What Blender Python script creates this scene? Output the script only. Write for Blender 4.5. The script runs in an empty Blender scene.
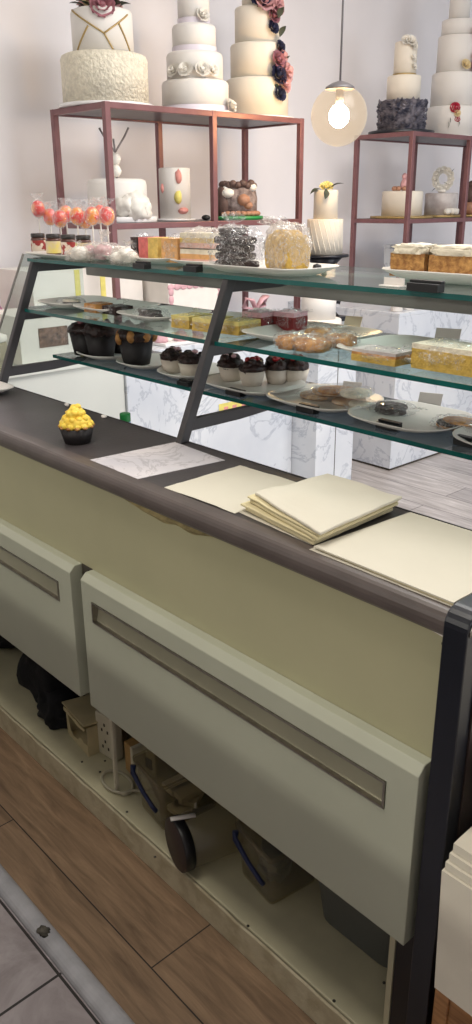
import bpy, bmesh, math, random
from mathutils import Vector, Matrix, noise
random.seed(7)
S = bpy.context.scene
COL = S.collection
PI = math.pi

# ------------------------------------------------------------------ camera
CAM = Vector((0.0, -0.81, 1.40))
ROT = Matrix(((0.67351584, -0.2589788, 0.69231958),
              (0.73914476, 0.24412323, -0.62774905),
              (-0.00643759, 0.93452332, 0.35584369)))   # columns: camera right, up, back in the room
FPX = 810.0


def at(px, py, axis, val):
    """the point of the room seen at a pixel, on the plane axis = val"""
    d = ROT @ Vector(((px - 236) / FPX, -(py - 512) / FPX, -1.0))
    return CAM + d * ((val - CAM[axis]) / d[axis])


def away(q, d):
    v = Vector((q.x - CAM.x, q.y - CAM.y, 0)).normalized()
    return Vector((q.x + v.x * d, q.y + v.y * d, q.z))


def depth(p):
    return -(ROT.transposed() @ (Vector(p) - CAM)).z


cd = bpy.data.cameras.new('camera')
cd.sensor_fit = 'VERTICAL'
cd.sensor_height = 36
cd.lens = FPX / 1024 * 36
cd.clip_start = 0.02
co = bpy.data.objects.new('camera', cd)
COL.objects.link(co)
co.matrix_world = Matrix.Translation(CAM) @ ROT.to_4x4()
S.camera = co

# ------------------------------------------------------------------ materials


def srgb(r, g, b):
    f = lambda c: (c / 12.92 if c <= 0.04045 else ((c + 0.055) / 1.055) ** 2.4)
    return (f(r / 255), f(g / 255), f(b / 255), 1)


def mat(name, col, rough=0.5, metal=0.0, var=0.08, scale=20.0, bump=0.0, bscale=None, col2=None, coat=0.0, sss=0.0,
        stretch=(1, 1, 1), spec=0.5, lo=0.35, hi=0.65, detail=4):
    m = bpy.data.materials.new(name)
    m.use_nodes = True
    nt = m.node_tree
    b = nt.nodes['Principled BSDF']
    b.inputs['Roughness'].default_value = rough
    b.inputs['Metallic'].default_value = metal
    b.inputs['Coat Weight'].default_value = coat
    b.inputs['Specular IOR Level'].default_value = spec
    c = srgb(*col)
    c2 = srgb(*col2) if col2 else tuple(min(1, max(0, x * (1 - var * 2))) for x in c[:3]) + (1,)
    tc = nt.nodes.new('ShaderNodeTexCoord')
    mp = nt.nodes.new('ShaderNodeMapping')
    mp.inputs['Scale'].default_value = stretch
    nt.links.new(tc.outputs['Object'], mp.inputs['Vector'])
    n = nt.nodes.new('ShaderNodeTexNoise')
    n.inputs['Scale'].default_value = scale
    n.inputs['Detail'].default_value = detail
    nt.links.new(mp.outputs['Vector'], n.inputs['Vector'])
    r = nt.nodes.new('ShaderNodeValToRGB')
    r.color_ramp.elements[0].position = lo
    r.color_ramp.elements[1].position = hi
    r.color_ramp.elements[0].color = c2
    r.color_ramp.elements[1].color = c
    nt.links.new(n.outputs['Fac'], r.inputs['Fac'])
    nt.links.new(r.outputs['Color'], b.inputs['Base Color'])
    if sss:
        b.inputs['Subsurface Weight'].default_value = sss
        b.inputs['Subsurface Radius'].default_value = (0.01, 0.006, 0.004)
    if bump:
        n2 = nt.nodes.new('ShaderNodeTexNoise')
        n2.inputs['Scale'].default_value = bscale or scale * 2
        n2.inputs['Detail'].default_value = 5
        nt.links.new(mp.outputs['Vector'], n2.inputs['Vector'])
        bp = nt.nodes.new('ShaderNodeBump')
        bp.inputs['Strength'].default_value = bump
        bp.inputs['Distance'].default_value = 0.01
        nt.links.new(n2.outputs['Fac'], bp.inputs['Height'])
        nt.links.new(bp.outputs['Normal'], b.inputs['Normal'])
    return m


def film(name, col, clear=0.7, rough=0.08, wrinkle=0.6, scale=40, ior=1.45, crease_glint=0.0):
    """clear plastic, cellophane or pane: sees through, with a glossy skin"""
    m = bpy.data.materials.new(name)
    m.use_nodes = True
    nt = m.node_tree
    out = nt.nodes['Material Output']
    nt.nodes.remove(nt.nodes['Principled BSDF'])
    tr = nt.nodes.new('ShaderNodeBsdfTransparent')
    tr.inputs['Color'].default_value = srgb(*col)
    df = nt.nodes.new('ShaderNodeBsdfDiffuse')
    df.inputs['Color'].default_value = srgb(*col)
    mx = nt.nodes.new('ShaderNodeMixShader')
    mx.inputs[0].default_value = clear
    nt.links.new(df.outputs[0], mx.inputs[1])
    nt.links.new(tr.outputs[0], mx.inputs[2])
    gl = nt.nodes.new('ShaderNodeBsdfGlossy')
    gl.inputs['Roughness'].default_value = rough
    fr = nt.nodes.new('ShaderNodeFresnel')
    fr.inputs['IOR'].default_value = ior
    m2 = nt.nodes.new('ShaderNodeMixShader')
    ge = nt.nodes.new('ShaderNodeNewGeometry')
    iv = nt.nodes.new('ShaderNodeMath')
    iv.operation = 'SUBTRACT'
    iv.inputs[0].default_value = 1.0
    nt.links.new(ge.outputs['Backfacing'], iv.inputs[1])
    mu = nt.nodes.new('ShaderNodeMath')
    mu.operation = 'MULTIPLY'
    nt.links.new(fr.outputs[0], mu.inputs[0])
    nt.links.new(iv.outputs[0], mu.inputs[1])
    nt.links.new(mu.outputs[0], m2.inputs[0])
    nt.links.new(mx.outputs[0], m2.inputs[1])
    nt.links.new(gl.outputs[0], m2.inputs[2])
    nt.links.new(m2.outputs[0], out.inputs['Surface'])
    if wrinkle:
        tc = nt.nodes.new('ShaderNodeTexCoord')
        n2 = nt.nodes.new('ShaderNodeTexNoise')
        n2.inputs['Scale'].default_value = scale
        n2.inputs['Detail'].default_value = 3
        n2.inputs['Distortion'].default_value = 1.0
        nt.links.new(tc.outputs['Object'], n2.inputs['Vector'])
        bp = nt.nodes.new('ShaderNodeBump')
        bp.inputs['Strength'].default_value = wrinkle
        bp.inputs['Distance'].default_value = 0.02
        nt.links.new(n2.outputs['Fac'], bp.inputs['Height'])
        nt.links.new(bp.outputs['Normal'], gl.inputs['Normal'])
        nt.links.new(bp.outputs['Normal'], fr.inputs['Normal'])
        if crease_glint:  # whitish crease lines also stand in for glints, mixed into the film's colour
            n4 = nt.nodes.new('ShaderNodeTexNoise')
            n4.inputs['Scale'].default_value = scale * .8
            n4.inputs['Detail'].default_value = 2
            n4.inputs['Distortion'].default_value = 1.6
            nt.links.new(tc.outputs['Object'], n4.inputs['Vector'])
            rp = nt.nodes.new('ShaderNodeValToRGB')
            e = rp.color_ramp.elements
            k0, k1 = clear, max(0.0, clear - crease_glint)
            e[0].position = .478
            e[0].color = (k0, k0, k0, 1)
            e[1].position = .522
            e[1].color = (k0, k0, k0, 1)
            q = e.new(.50)
            q.color = (k1, k1, k1, 1)
            nt.links.new(n4.outputs['Fac'], rp.inputs['Fac'])
            nt.links.new(rp.outputs['Color'], mx.inputs[0])
    return m


def planks(name, c1, c2, mortar, rowh, length, off, grain=(2, 30, 1), rough=0.45, gap=0.003, rot=0.0, shift=0.43):
    m = bpy.data.materials.new(name)
    m.use_nodes = True
    nt = m.node_tree
    b = nt.nodes['Principled BSDF']
    b.inputs['Roughness'].default_value = rough
    tc = nt.nodes.new('ShaderNodeTexCoord')
    mp = nt.nodes.new('ShaderNodeMapping')
    mp.inputs['Location'].default_value = off
    mp.inputs['Rotation'].default_value = (0, 0, rot)
    nt.links.new(tc.outputs['Object'], mp.inputs['Vector'])
    br = nt.nodes.new('ShaderNodeTexBrick')
    br.offset = shift
    br.inputs['Scale'].default_value = 1.0
    br.inputs['Brick Width'].default_value = length
    br.inputs['Row Height'].default_value = rowh
    br.inputs['Mortar Size'].default_value = gap
    br.inputs['Mortar Smooth'].default_value = 0.1
    br.inputs['Color1'].default_value = srgb(*c1)
    br.inputs['Color2'].default_value = srgb(*c2)
    br.inputs['Mortar'].default_value = srgb(*mortar)
    nt.links.new(mp.outputs['Vector'], br.inputs['Vector'])
    m2 = nt.nodes.new('ShaderNodeMapping')
    m2.inputs['Scale'].default_value = grain
    nt.links.new(mp.outputs['Vector'], m2.inputs['Vector'])
    n = nt.nodes.new('ShaderNodeTexNoise')
    n.inputs['Scale'].default_value = 3.0
    n.inputs['Detail'].default_value = 8
    n.inputs['Roughness'].default_value = 0.65
    n.inputs['Distortion'].default_value = 0.6
    nt.links.new(m2.outputs['Vector'], n.inputs['Vector'])
    r = nt.nodes.new('ShaderNodeValToRGB')
    r.color_ramp.elements[0].position = 0.3
    r.color_ramp.elements[1].position = 0.7
    r.color_ramp.elements[0].color = (0.46, 0.43, 0.41, 1)
    r.color_ramp.elements[1].color = (1.15, 1.15, 1.15, 1)
    nt.links.new(n.outputs['Fac'], r.inputs['Fac'])
    mx = nt.nodes.new('ShaderNodeMix')
    mx.data_type = 'RGBA'
    mx.blend_type = 'MULTIPLY'
    mx.inputs[0].default_value = 1.0
    nt.links.new(br.outputs['Color'], mx.inputs[6])
    nt.links.new(r.outputs['Color'], mx.inputs[7])
    nt.links.new(mx.outputs[2], b.inputs['Base Color'])
    bp = nt.nodes.new('ShaderNodeBump')
    bp.inputs['Strength'].default_value = 0.25
    bp.inputs['Distance'].default_value = 0.004
    nt.links.new(n.outputs['Fac'], bp.inputs['Height'])
    nt.links.new(bp.outputs['Normal'], b.inputs['Normal'])
    return m


def marble(name, base, vein, scale=3.5, rough=0.25):
    m = bpy.data.materials.new(name)
    m.use_nodes = True
    nt = m.node_tree
    b = nt.nodes['Principled BSDF']
    b.inputs['Roughness'].default_value = rough
    tc = nt.nodes.new('ShaderNodeTexCoord')
    n = nt.nodes.new('ShaderNodeTexNoise')
    n.inputs['Scale'].default_value = scale
    n.inputs['Detail'].default_value = 9
    n.inputs['Roughness'].default_value = 0.62
    n.inputs['Distortion'].default_value = 1.2
    nt.links.new(tc.outputs['Object'], n.inputs['Vector'])
    r = nt.nodes.new('ShaderNodeValToRGB')
    e = r.color_ramp.elements
    e[0].position = 0.40
    e[0].color = srgb(*base)
    e[1].position = 0.62
    e[1].color = srgb(*base)
    for p, c in ((0.475, base), (0.50, vein), (0.525, base)):
        q = e.new(p)
        q.color = srgb(*c)
    nt.links.new(n.outputs['Fac'], r.inputs['Fac'])
    n3 = nt.nodes.new('ShaderNodeTexNoise')
    n3.inputs['Scale'].default_value = scale * 0.6
    n3.inputs['Detail'].default_value = 5
    nt.links.new(tc.outputs['Object'], n3.inputs['Vector'])
    r3 = nt.nodes.new('ShaderNodeValToRGB')
    r3.color_ramp.elements[0].position = 0.35
    r3.color_ramp.elements[0].color = (0.78, 0.8, 0.84, 1)
    r3.color_ramp.elements[1].position = 0.6
    r3.color_ramp.elements[1].color = (1, 1, 1, 1)
    nt.links.new(n3.outputs['Fac'], r3.inputs['Fac'])
    mx = nt.nodes.new('ShaderNodeMix')
    mx.data_type = 'RGBA'
    mx.blend_type = 'MULTIPLY'
    mx.inputs[0].default_value = 1.0
    nt.links.new(r.outputs['Color'], mx.inputs[6])
    nt.links.new(r3.outputs['Color'], mx.inputs[7])
    nt.links.new(mx.outputs[2], b.inputs['Base Color'])
    return m


def glow(name, col, strength):
    m = bpy.data.materials.new(name)
    m.use_nodes = True
    b = m.node_tree.nodes['Principled BSDF']
    b.inputs['Base Color'].default_value = srgb(*col)
    b.inputs['Emission Color'].default_value = srgb(*col)
    b.inputs['Emission Strength'].default_value = strength
    return m


M = dict(
    wall=mat('wall_paint', (240, 236, 238), 0.9, var=0.02, scale=3),
    ceiling=mat('ceiling_paint', (235, 233, 228), 0.9, var=0.02, scale=3),
    fascia=mat('fascia_laminate', (176, 172, 139), 0.42, var=0.03, scale=5),
    drawer=mat('drawer_laminate', (176, 178, 160), 0.38, var=0.03, scale=6),
    recess=mat('handle_recess', (176, 172, 150), 0.35, metal=0.5, var=0.04, scale=8),
    chrome=mat('brushed_metal', (165, 160, 152), 0.28, metal=1.0, var=0.1, scale=60),
    worktop=mat('worktop_laminate', (70, 65, 66), 0.34, var=0.14, scale=9, bump=0.05, bscale=150),
    nose=mat('worktop_nosing', (92, 83, 80), 0.36, var=0.1, scale=12),
    peel=mat('peeled_core_board', (176, 160, 112), 0.8, var=0.25, scale=40),
    navy=mat('navy_end_panel', (20, 23, 33), 0.35, var=0.08, scale=8),
    brownside=mat('dark_brown_veneer', (58, 46, 42), 0.35, var=0.2, scale=10, stretch=(1, 1, 0.15)),
    plinth=mat('worn_cream_board', (205, 199, 168), 0.55, var=0.10, scale=7, detail=8, bump=0.05),
    plinth_edge=mat('chipped_cream_edge', (204, 195, 168), 0.7, col2=(184, 173, 144), scale=22, lo=0.36, hi=0.56, bump=0.2, bscale=60),
    dark=mat('dark_cavity_board', (70, 64, 54), 0.8, var=0.1, scale=6),
    frame=mat('charcoal_frame_paint', (56, 54, 56), 0.42, var=0.06, scale=15),
    rail=mat('grey_rail_metal', (128, 124, 120), 0.45, var=0.05, scale=10),
    glass=film('clear_shelf_glass', (222, 234, 232), 0.93, 0.02, 0, ior=1.5),
    end_glass=film('clear_end_glass', (236, 242, 240), 0.96, 0.02, 0, ior=1.25),
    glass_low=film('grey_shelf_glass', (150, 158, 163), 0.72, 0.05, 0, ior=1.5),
    glass_edge=mat('teal_glass_edge', (24, 92, 88), 0.15, var=0.15, scale=8),
    copper=mat('rose_copper_tube', (128, 88, 90), 0.38, metal=0.3, var=0.08, scale=20),
    rackshelf=mat('rack_panel', (84, 76, 80), 0.4, var=0.06, scale=10),
    icing=mat('ivory_fondant', (224, 216, 202), 0.6, var=0.02, scale=8),
    white_icing=mat('white_fondant', (226, 222, 217), 0.6, var=0.02, scale=8),
    ruffle=mat('ivory_petal_icing', (236, 228, 208), 0.7, var=0.10, scale=60, bump=1.0, bscale=90),
    gold=mat('gold_band', (178, 152, 98), 0.4, metal=0.4, var=0.1, scale=30),
    board=mat('white_cake_board', (232, 230, 230), 0.5, var=0.03, scale=10),
    ribbon=mat('lilac_ribbon', (222, 214, 224), 0.4, var=0.05, scale=10),
    navyruffle=mat('navy_wafer_ruffle', (150, 146, 156), 0.65, col2=(58, 62, 82), scale=32, bump=0.4),
    rose_pink=mat('dusty_pink_petal', (214, 164, 166), 0.6, var=0.15, scale=40),
    rose_mauve=mat('mauve_petal', (178, 118, 128), 0.6, var=0.2, scale=40),
    rose_red=mat('crimson_petal', (190, 34, 66), 0.6, var=0.2, scale=40),
    rose_cream=mat('cream_petal', (232, 212, 166), 0.6, var=0.12, scale=40),
    rose_white=mat('white_petal', (236, 232, 224), 0.6, var=0.06, scale=40),
    rose_yellow=mat('pale_yellow_petal', (226, 216, 150), 0.6, var=0.12, scale=40),
    rose_blue=mat('midnight_petal', (44, 46, 78), 0.6, var=0.2, scale=40),
    leaf=mat('dark_leaf', (62, 72, 58), 0.6, var=0.2, scale=30),
    twig=mat('pale_twig', (158, 150, 150), 0.7, var=0.2, scale=30),
    plate=mat('white_plate', (226, 222, 216), 0.3, var=0.02, scale=8),
    black=mat('black_plastic', (22, 22, 24), 0.4, var=0.1, scale=20),
    card=mat('white_card', (228, 222, 216), 0.7, var=0.03, scale=20),
    cardback=mat('grey_card_back', (212, 204, 198), 0.7, var=0.05, scale=20),
    paper=mat('cream_paper', (206, 200, 184), 0.85, var=0.02, scale=6, bump=0.15, bscale=14),
    paper2=mat('yellowed_paper', (212, 200, 160), 0.85, var=0.03, scale=6, bump=0.15, bscale=14),
    kraft=mat('off_white_bag_paper', (226, 219, 202), 0.85, var=0.05, scale=8, bump=0.4, bscale=9),
    choc=mat('chocolate_icing', (58, 34, 30), 0.4, col2=(26, 14, 13), scale=80, bump=0.5, bscale=120),
    choc_cake=mat('dark_sponge', (48, 30, 28), 0.8, var=0.2, scale=80, bump=0.5),
    berry=mat('red_berry', (168, 36, 38), 0.35, var=0.2, scale=60),
    velvet=mat('red_velvet_sponge', (134, 44, 46), 0.8, var=0.15, scale=90, bump=0.4),
    pink_ice=mat('pink_icing', (216, 170, 178), 0.5, var=0.08, scale=40),
    yellow_ice=mat('yellow_buttercream', (248, 222, 92), 0.55, col2=(232, 190, 60), scale=70),
    lemon_pale=mat('pale_lemon_icing', (226, 208, 128), 0.55, var=0.1, scale=60),
    cookie=mat('pale_cookie', (206, 176, 140), 0.8, col2=(160, 122, 88), scale=60, bump=0.3),
    lemon=mat('lemon_sponge', (210, 174, 84), 0.75, var=0.12, scale=90, bump=0.4),
    golden=mat('golden_pastry', (204, 150, 84), 0.55, col2=(150, 96, 48), scale=50, bump=0.4),
    crumb=mat('golden_crumb', (196, 148, 86), 0.85, col2=(150, 104, 58), scale=90, bump=0.8),
    crust=mat('pale_cream_topping', (236, 226, 204), 0.6, var=0.08, scale=50, bump=0.5),
    sponge_o=mat('orange_sponge', (226, 172, 112), 0.7, var=0.12, scale=70, bump=0.3),
    sponge_r=mat('coral_sponge', (222, 118, 114), 0.7, var=0.12, scale=70, bump=0.3),
    sponge_p=mat('peach_sponge', (234, 182, 168), 0.7, var=0.12, scale=70, bump=0.3),
    sponge_y=mat('straw_sponge', (222, 190, 104), 0.7, var=0.12, scale=70, bump=0.3),
    case=mat('white_baking_case', (218, 206, 192), 0.75, var=0.05, scale=30),
    tulip=mat('black_tulip_case', (28, 22, 24), 0.6, var=0.15, scale=30),
    cello=film('cellophane', (253, 253, 253), 0.96, 0.06, 1.0, 70, ior=1.33, crease_glint=0.45),
    cello_white=film('milky_wrap', (250, 247, 244), 0.82, 0.12, 1.0, 60, ior=1.4, crease_glint=0.5),
    clearbox=film('clear_box_plastic', (236, 232, 218), 0.92, 0.2, 0.3, 12),
    bluehandle=mat('navy_clip_plastic', (32, 44, 86), 0.4, var=0.08, scale=20),
    greytub=mat('grey_tub_plastic', (112, 116, 116), 0.42, var=0.05, scale=10),
    cloth=mat('black_cloth', (20, 21, 26), 0.95, var=0.2, scale=25, bump=0.4),
    carton=mat('beige_carton', (206, 192, 152), 0.8, var=0.1, scale=14),
    socket=mat('white_socket_plastic', (222, 216, 194), 0.45, var=0.06, scale=14),
    socket_or=mat('aged_orange_plastic', (196, 156, 98), 0.5, var=0.1, scale=14),
    cable=mat('grey_cable', (186, 180, 158), 0.5, var=0.08, scale=20),
    crate=mat('varnished_pine', (176, 128, 82), 0.5, col2=(130, 88, 52), scale=12, stretch=(1, 1, 9)),
    woodlid=mat('dark_brown_lid', (52, 40, 38), 0.5, var=0.1, scale=20),
    marble=marble('white_marble', (228, 231, 236), (196, 201, 210), 3.2),
    marble_grey=marble('grey_marble', (196, 200, 204), (140, 146, 154), 4.0),
    sheet=marble('printed_grey_sheet', (214, 208, 210), (186, 180, 182), 9, 0.5),
    white_lam=mat('white_laminate', (214, 216, 210), 0.4, var=0.02, scale=4),
    floor_grey=planks('grey_oak_boards', (198, 192, 190), (176, 170, 170), (120, 114, 114), 0.19, 1.3, (0.3, 0.07, 0), (1.2, 12, 1), 0.3),
    floor_wood=planks('brown_oak_boards', (152, 126, 100), (126, 103, 81), (44, 34, 28), 0.154, 1.3, (0.98, 0.154 * 2, 0), (1.6, 16, 1), 0.5, 0.0016),
    tile=planks('grey_floor_tiles', (176, 168, 172), (170, 163, 166), (40, 36, 36), 0.6, 0.6, (1.09, 0.895, 0), (2, 2, 1), 0.45, 0.003, shift=0.0),
    trim=mat('grey_threshold_metal', (176, 176, 182), 0.45, var=0.12, scale=18),
    grime=mat('grime_patch', (92, 88, 80), 0.9, var=0.3, scale=60),
    pink_bag=film('pink_tulle', (250, 190, 222), 0.75, 0.4, 0.8, 60),
    pink_sol=mat('hot_pink_ribbon', (226, 120, 180), 0.5, var=0.1, scale=30),
    red_sol=mat('red_band', (176, 40, 44), 0.5, var=0.1, scale=30),
    tan_card=mat('tan_card', (214, 196, 168), 0.7, var=0.05, scale=20),
    brownpic=mat('brown_photo_window', (128, 96, 78), 0.4, col2=(78, 54, 44), scale=60),
    green=mat('green_plastic', (38, 140, 72), 0.4, var=0.08, scale=20),
    bluelab=mat('blue_white_label', (150, 190, 230), 0.4, var=0.1, scale=20),
    red_candy=mat('red_candy', (216, 54, 46), 0.2, col2=(236, 150, 60), scale=28, coat=0.5, lo=0.42, hi=0.52),
    jarlid=mat('dark_jar_lid', (50, 44, 42), 0.4, var=0.1, scale=20),
    jarlab=mat('jar_label', (222, 206, 190), 0.6, col2=(150, 50, 48), scale=50, lo=0.45, hi=0.5),
    jarlab_y=mat('yellow_jar_label', (226, 210, 110), 0.6, col2=(214, 196, 170), scale=40),
    jarfill=mat('brown_jar_content', (96, 58, 48), 0.4, var=0.2, scale=40),
    hedge=mat('grey_brown_icing', (156, 142, 138), 0.7, col2=(92, 78, 76), scale=40, bump=0.6),
    brown_ice=mat('brown_icing', (100, 78, 72), 0.6, var=0.15, scale=40),
    tan_ice=mat('tan_icing', (178, 132, 106), 0.6, var=0.12, scale=40),
    grey_ice=mat('grey_icing', (168, 158, 156), 0.6, col2=(206, 200, 198), scale=14),
    pink_paint=mat('salmon_icing', (222, 150, 142), 0.5, var=0.08, scale=30),
    yel_paint=mat('lemon_icing', (232, 218, 120), 0.5, var=0.08, scale=30),
    rod=mat('grey_rod_metal', (120, 116, 118), 0.4, metal=0.3, var=0.05, scale=20),
    bulb=glow('lit_bulb', (255, 214, 150), 190.0),
)
_g = film('frosted_lamp_glass', (205, 196, 186), 0.999, 0.25, 0.15, 60)
_nt = _g.node_tree                                        # the lit opal globe gives off light
_em = _nt.nodes.new('ShaderNodeEmission')
_em.inputs['Color'].default_value = srgb(244, 226, 200)
_em.inputs['Strength'].default_value = 0.36
_ad = _nt.nodes.new('ShaderNodeAddShader')
_o = _nt.nodes['Material Output']
_src = _o.inputs['Surface'].links[0].from_socket
_nt.links.new(_src, _ad.inputs[0])
_nt.links.new(_em.outputs[0], _ad.inputs[1])
_nt.links.new(_ad.outputs[0], _o.inputs['Surface'])
M['globe'] = _g

# ------------------------------------------------------------------ mesh helpers


def bmn():
    return bmesh.new()


def box(bm, c, s, rz=0.0, mi=0, rot=None):
    r = bmesh.ops.create_cube(bm, size=1.0)
    mtx = Matrix.Translation(c) @ (rot if rot is not None else Matrix.Rotation(rz, 4, 'Z')) @ Matrix.Diagonal((s[0], s[1], s[2], 1))
    bmesh.ops.transform(bm, matrix=mtx, verts=r['verts'])
    for v in r['verts']:
        for f in v.link_faces:
            f.material_index = mi
    return r['verts']


def span(bm, x0, x1, y0, y1, z0, z1, mi=0):
    return box(bm, ((x0 + x1) / 2, (y0 + y1) / 2, (z0 + z1) / 2), (x1 - x0, y1 - y0, z1 - z0), 0, mi)


def lathe(bm, prof, c=(0, 0, 0), n=32, mi=0, sx=1.0, sy=1.0, wob=None, cap=True):
    rings = []
    for k, (r, z) in enumerate(prof):
        ring = []
        for i in range(n):
            a = 2 * PI * i / n
            rr = max(r, 1e-5)
            if wob:
                rr = wob(a, k, rr)
            ring.append(bm.verts.new((c[0] + rr * math.cos(a) * sx, c[1] + rr * math.sin(a) * sy, c[2] + z)))
        rings.append(ring)
    for a, b in zip(rings, rings[1:]):
        for i in range(n):
            f = bm.faces.new((a[i], a[(i + 1) % n], b[(i + 1) % n], b[i]))
            f.material_index = mi
            f.smooth = True
    if cap:
        for ring, rev in ((rings[0], True), (rings[-1], False)):
            f = bm.faces.new(list(reversed(ring)) if rev else ring)
            f.material_index = mi
    return rings


def tube(bm, pts, r, n=8, mi=0, flat=1.0):
    pts = [Vector(p) for p in pts]
    rings = []
    up = Vector((0, 0, 1))
    for i, p in enumerate(pts):
        d = (pts[min(i + 1, len(pts) - 1)] - pts[max(i - 1, 0)]).normalized()
        s = d.cross(up)
        if s.length < 1e-3:
            s = d.cross(Vector((1, 0, 0)))
        s.normalize()
        t = s.cross(d).normalized()
        rr = r[i] if isinstance(r, (list, tuple)) else r
        rings.append([bm.verts.new(p + s * math.cos(2 * PI * k / n) * rr + t * math.sin(2 * PI * k / n) * rr * flat) for k in range(n)])
    for a, b in zip(rings, rings[1:]):
        for k in range(n):
            f = bm.faces.new((a[k], a[(k + 1) % n], b[(k + 1) % n], b[k]))
            f.smooth = True
            f.material_index = mi
    bm.faces.new(list(reversed(rings[0]))).material_index = mi
    bm.faces.new(rings[-1]).material_index = mi


def prism(bm, poly, axis, a, b, mi=0):
    """extrude a 2-D outline along an axis: x -> (y,z), y -> (x,z), z -> (x,y)"""
    def mk(p, t):
        return {'x': (t, p[0], p[1]), 'y': (p[0], t, p[1]), 'z': (p[0], p[1], t)}[axis]
    va = [bm.verts.new(mk(p, a)) for p in poly]
    vb = [bm.verts.new(mk(p, b)) for p in poly]
    n = len(poly)
    fs = [bm.faces.new(va), bm.faces.new(list(reversed(vb)))]
    for i in range(n):
        fs.append(bm.faces.new((va[i], vb[i], vb[(i + 1) % n], va[(i + 1) % n])))
    for f in fs:
        f.material_index = mi
    bmesh.ops.recalc_face_normals(bm, faces=fs)


def blob(bm, c, rad, sub=3, amp=0.0, fr=10.0, seed=0, mi=0, power=1.0, floor=None, ridge=False):
    r = bmesh.ops.create_icosphere(bm, subdivisions=sub, radius=1.0)
    off = Vector((seed * 3.7, seed * 1.3, seed * 2.1))
    for v in r['verts']:
        p = v.co.copy()
        if power != 1.0:
            p = Vector([math.copysign(abs(x) ** power, x) for x in p])
            p *= 1.0
        k = noise.noise(v.co * fr + off)
        if ridge:
            k = 0.6 - 2 * abs(k)
        p = p * (1 + amp * k)
        v.co = Vector((c[0] + p.x * rad[0], c[1] + p.y * rad[1], c[2] + p.z * rad[2]))
        if floor is not None and v.co.z < floor:
            v.co.z = floor
        for f in v.link_faces:
            f.material_index = mi
            f.smooth = True
    return r['verts']


def rose(bm, c, r, mi=0, seed=0, direction=(0, 0, 1)):
    """a bloom of overlapping cupped petals"""
    rnd = random.Random(seed)
    q = Vector((0, 0, 1)).rotation_difference(Vector(direction).normalized()).to_matrix()
    c = Vector(c)
    for layer, (rad, cnt, open_) in enumerate(((0.35, 3, 0.1), (0.65, 5, 0.45), (0.95, 6, 0.85))):
        for k in range(cnt):
            a0 = 2 * PI * k / cnt + layer * 0.5 + rnd.uniform(-.15, .15)
            g = []
            for j in range(4):
                row = []
                v = j / 3
                for i in range(5):
                    u = i / 2 - 1
                    w = 0.75 * (0.55 + 0.6 * math.sin(v * PI * 0.62))
                    a = a0 + u * w
                    rr = r * rad * (0.25 + 0.75 * v ** (1.2 - open_ * 0.5)) * (1 + 0.08 * u * u)
                    z = r * (0.95 - open_ * 0.65) * v ** 0.8 - r * 0.12 * u * u * v
                    row.append(bm.verts.new(c + q @ Vector((rr * math.cos(a), rr * math.sin(a), z))))
                g.append(row)
            for j in range(3):
                for i in range(4):
                    f = bm.faces.new((g[j][i], g[j][i + 1], g[j + 1][i + 1], g[j + 1][i]))
                    f.smooth = True
                    f.material_index = mi
    blob(bm, c + q @ Vector((0, 0, r * .3)), (r * .3, r * .3, r * .35), 1, mi=mi)


def leaf(bm, c, L, direction, mi=0):
    d = Vector(direction).normalized()
    s = d.cross(Vector((0.3, 0.2, 1))).normalized()
    n = s.cross(d)
    c = Vector(c)
    prev = None
    for j in range(6):
        t = j / 5
        w = L * 0.3 * math.sin(PI * min(t * 0.93 + 0.05, 1))
        p = c + d * L * t + n * L * 0.2 * math.sin(t * PI)
        cur = [bm.verts.new(p + s * w), bm.verts.new(p - n * w * .3), bm.verts.new(p - s * w)]
        if prev:
            for i in range(2):
                f = bm.faces.new((prev[i], prev[i + 1], cur[i + 1], cur[i]))
                f.smooth = True
                f.material_index = mi
        prev = cur


def sheet(bm, corners, th, n=12, amp=0.0, seed=0, mi=0, lift=None):
    """a paper sheet over four corners (z of each corner = its underside) with a real thickness"""
    A, B, C_, D = [Vector(p) for p in corners]
    top, bot = [], []
    for j in range(n + 1):
        v = j / n
        rt, rb = [], []
        for i in range(n + 1):
            u = i / n
            p = A * (1 - u) * (1 - v) + B * u * (1 - v) + C_ * u * v + D * (1 - u) * v
            k = amp * (0.5 + noise.noise(Vector((u * 3 + seed, v * 3, seed * .7)))) if amp else 0
            if lift:
                k += lift(u, v)
            e = 0.0012 * noise.noise(Vector((u * 9, v * 9, seed + 5.0)))
            p = p + Vector((e, e, max(k, 0)))
            rb.append(bm.verts.new(p))
            rt.append(bm.verts.new(p + Vector((0, 0, th))))
        top.append(rt)
        bot.append(rb)
    fs = []
    for j in range(n):
        for i in range(n):
            fs.append(bm.faces.new((top[j][i], top[j][i + 1], top[j + 1][i + 1], top[j + 1][i])))
            fs.append(bm.faces.new((bot[j][i], bot[j + 1][i], bot[j + 1][i + 1], bot[j][i + 1])))
    ring = [(0, i) for i in range(n)] + [(j, n) for j in range(n)] + [(n, i) for i in range(n, 0, -1)] + [(j, 0) for j in range(n, 0, -1)]
    for (j0, i0), (j1, i1) in zip(ring, ring[1:] + ring[:1]):
        fs.append(bm.faces.new((top[j0][i0], bot[j0][i0], bot[j1][i1], top[j1][i1])))
    for f in fs:
        f.material_index = mi
        f.smooth = False
    bmesh.ops.recalc_face_normals(bm, faces=fs)


def rrect(w, d, r, n=5):
    pts = []
    for cx, cy, a0 in ((w / 2 - r, d / 2 - r, 0), (-w / 2 + r, d / 2 - r, 90), (-w / 2 + r, -d / 2 + r, 180), (w / 2 - r, -d / 2 + r, 270)):
        for k in range(n):
            a = math.radians(a0 + 90 * k / (n - 1))
            pts.append((cx + r * math.cos(a), cy + r * math.sin(a)))
    return pts


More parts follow.
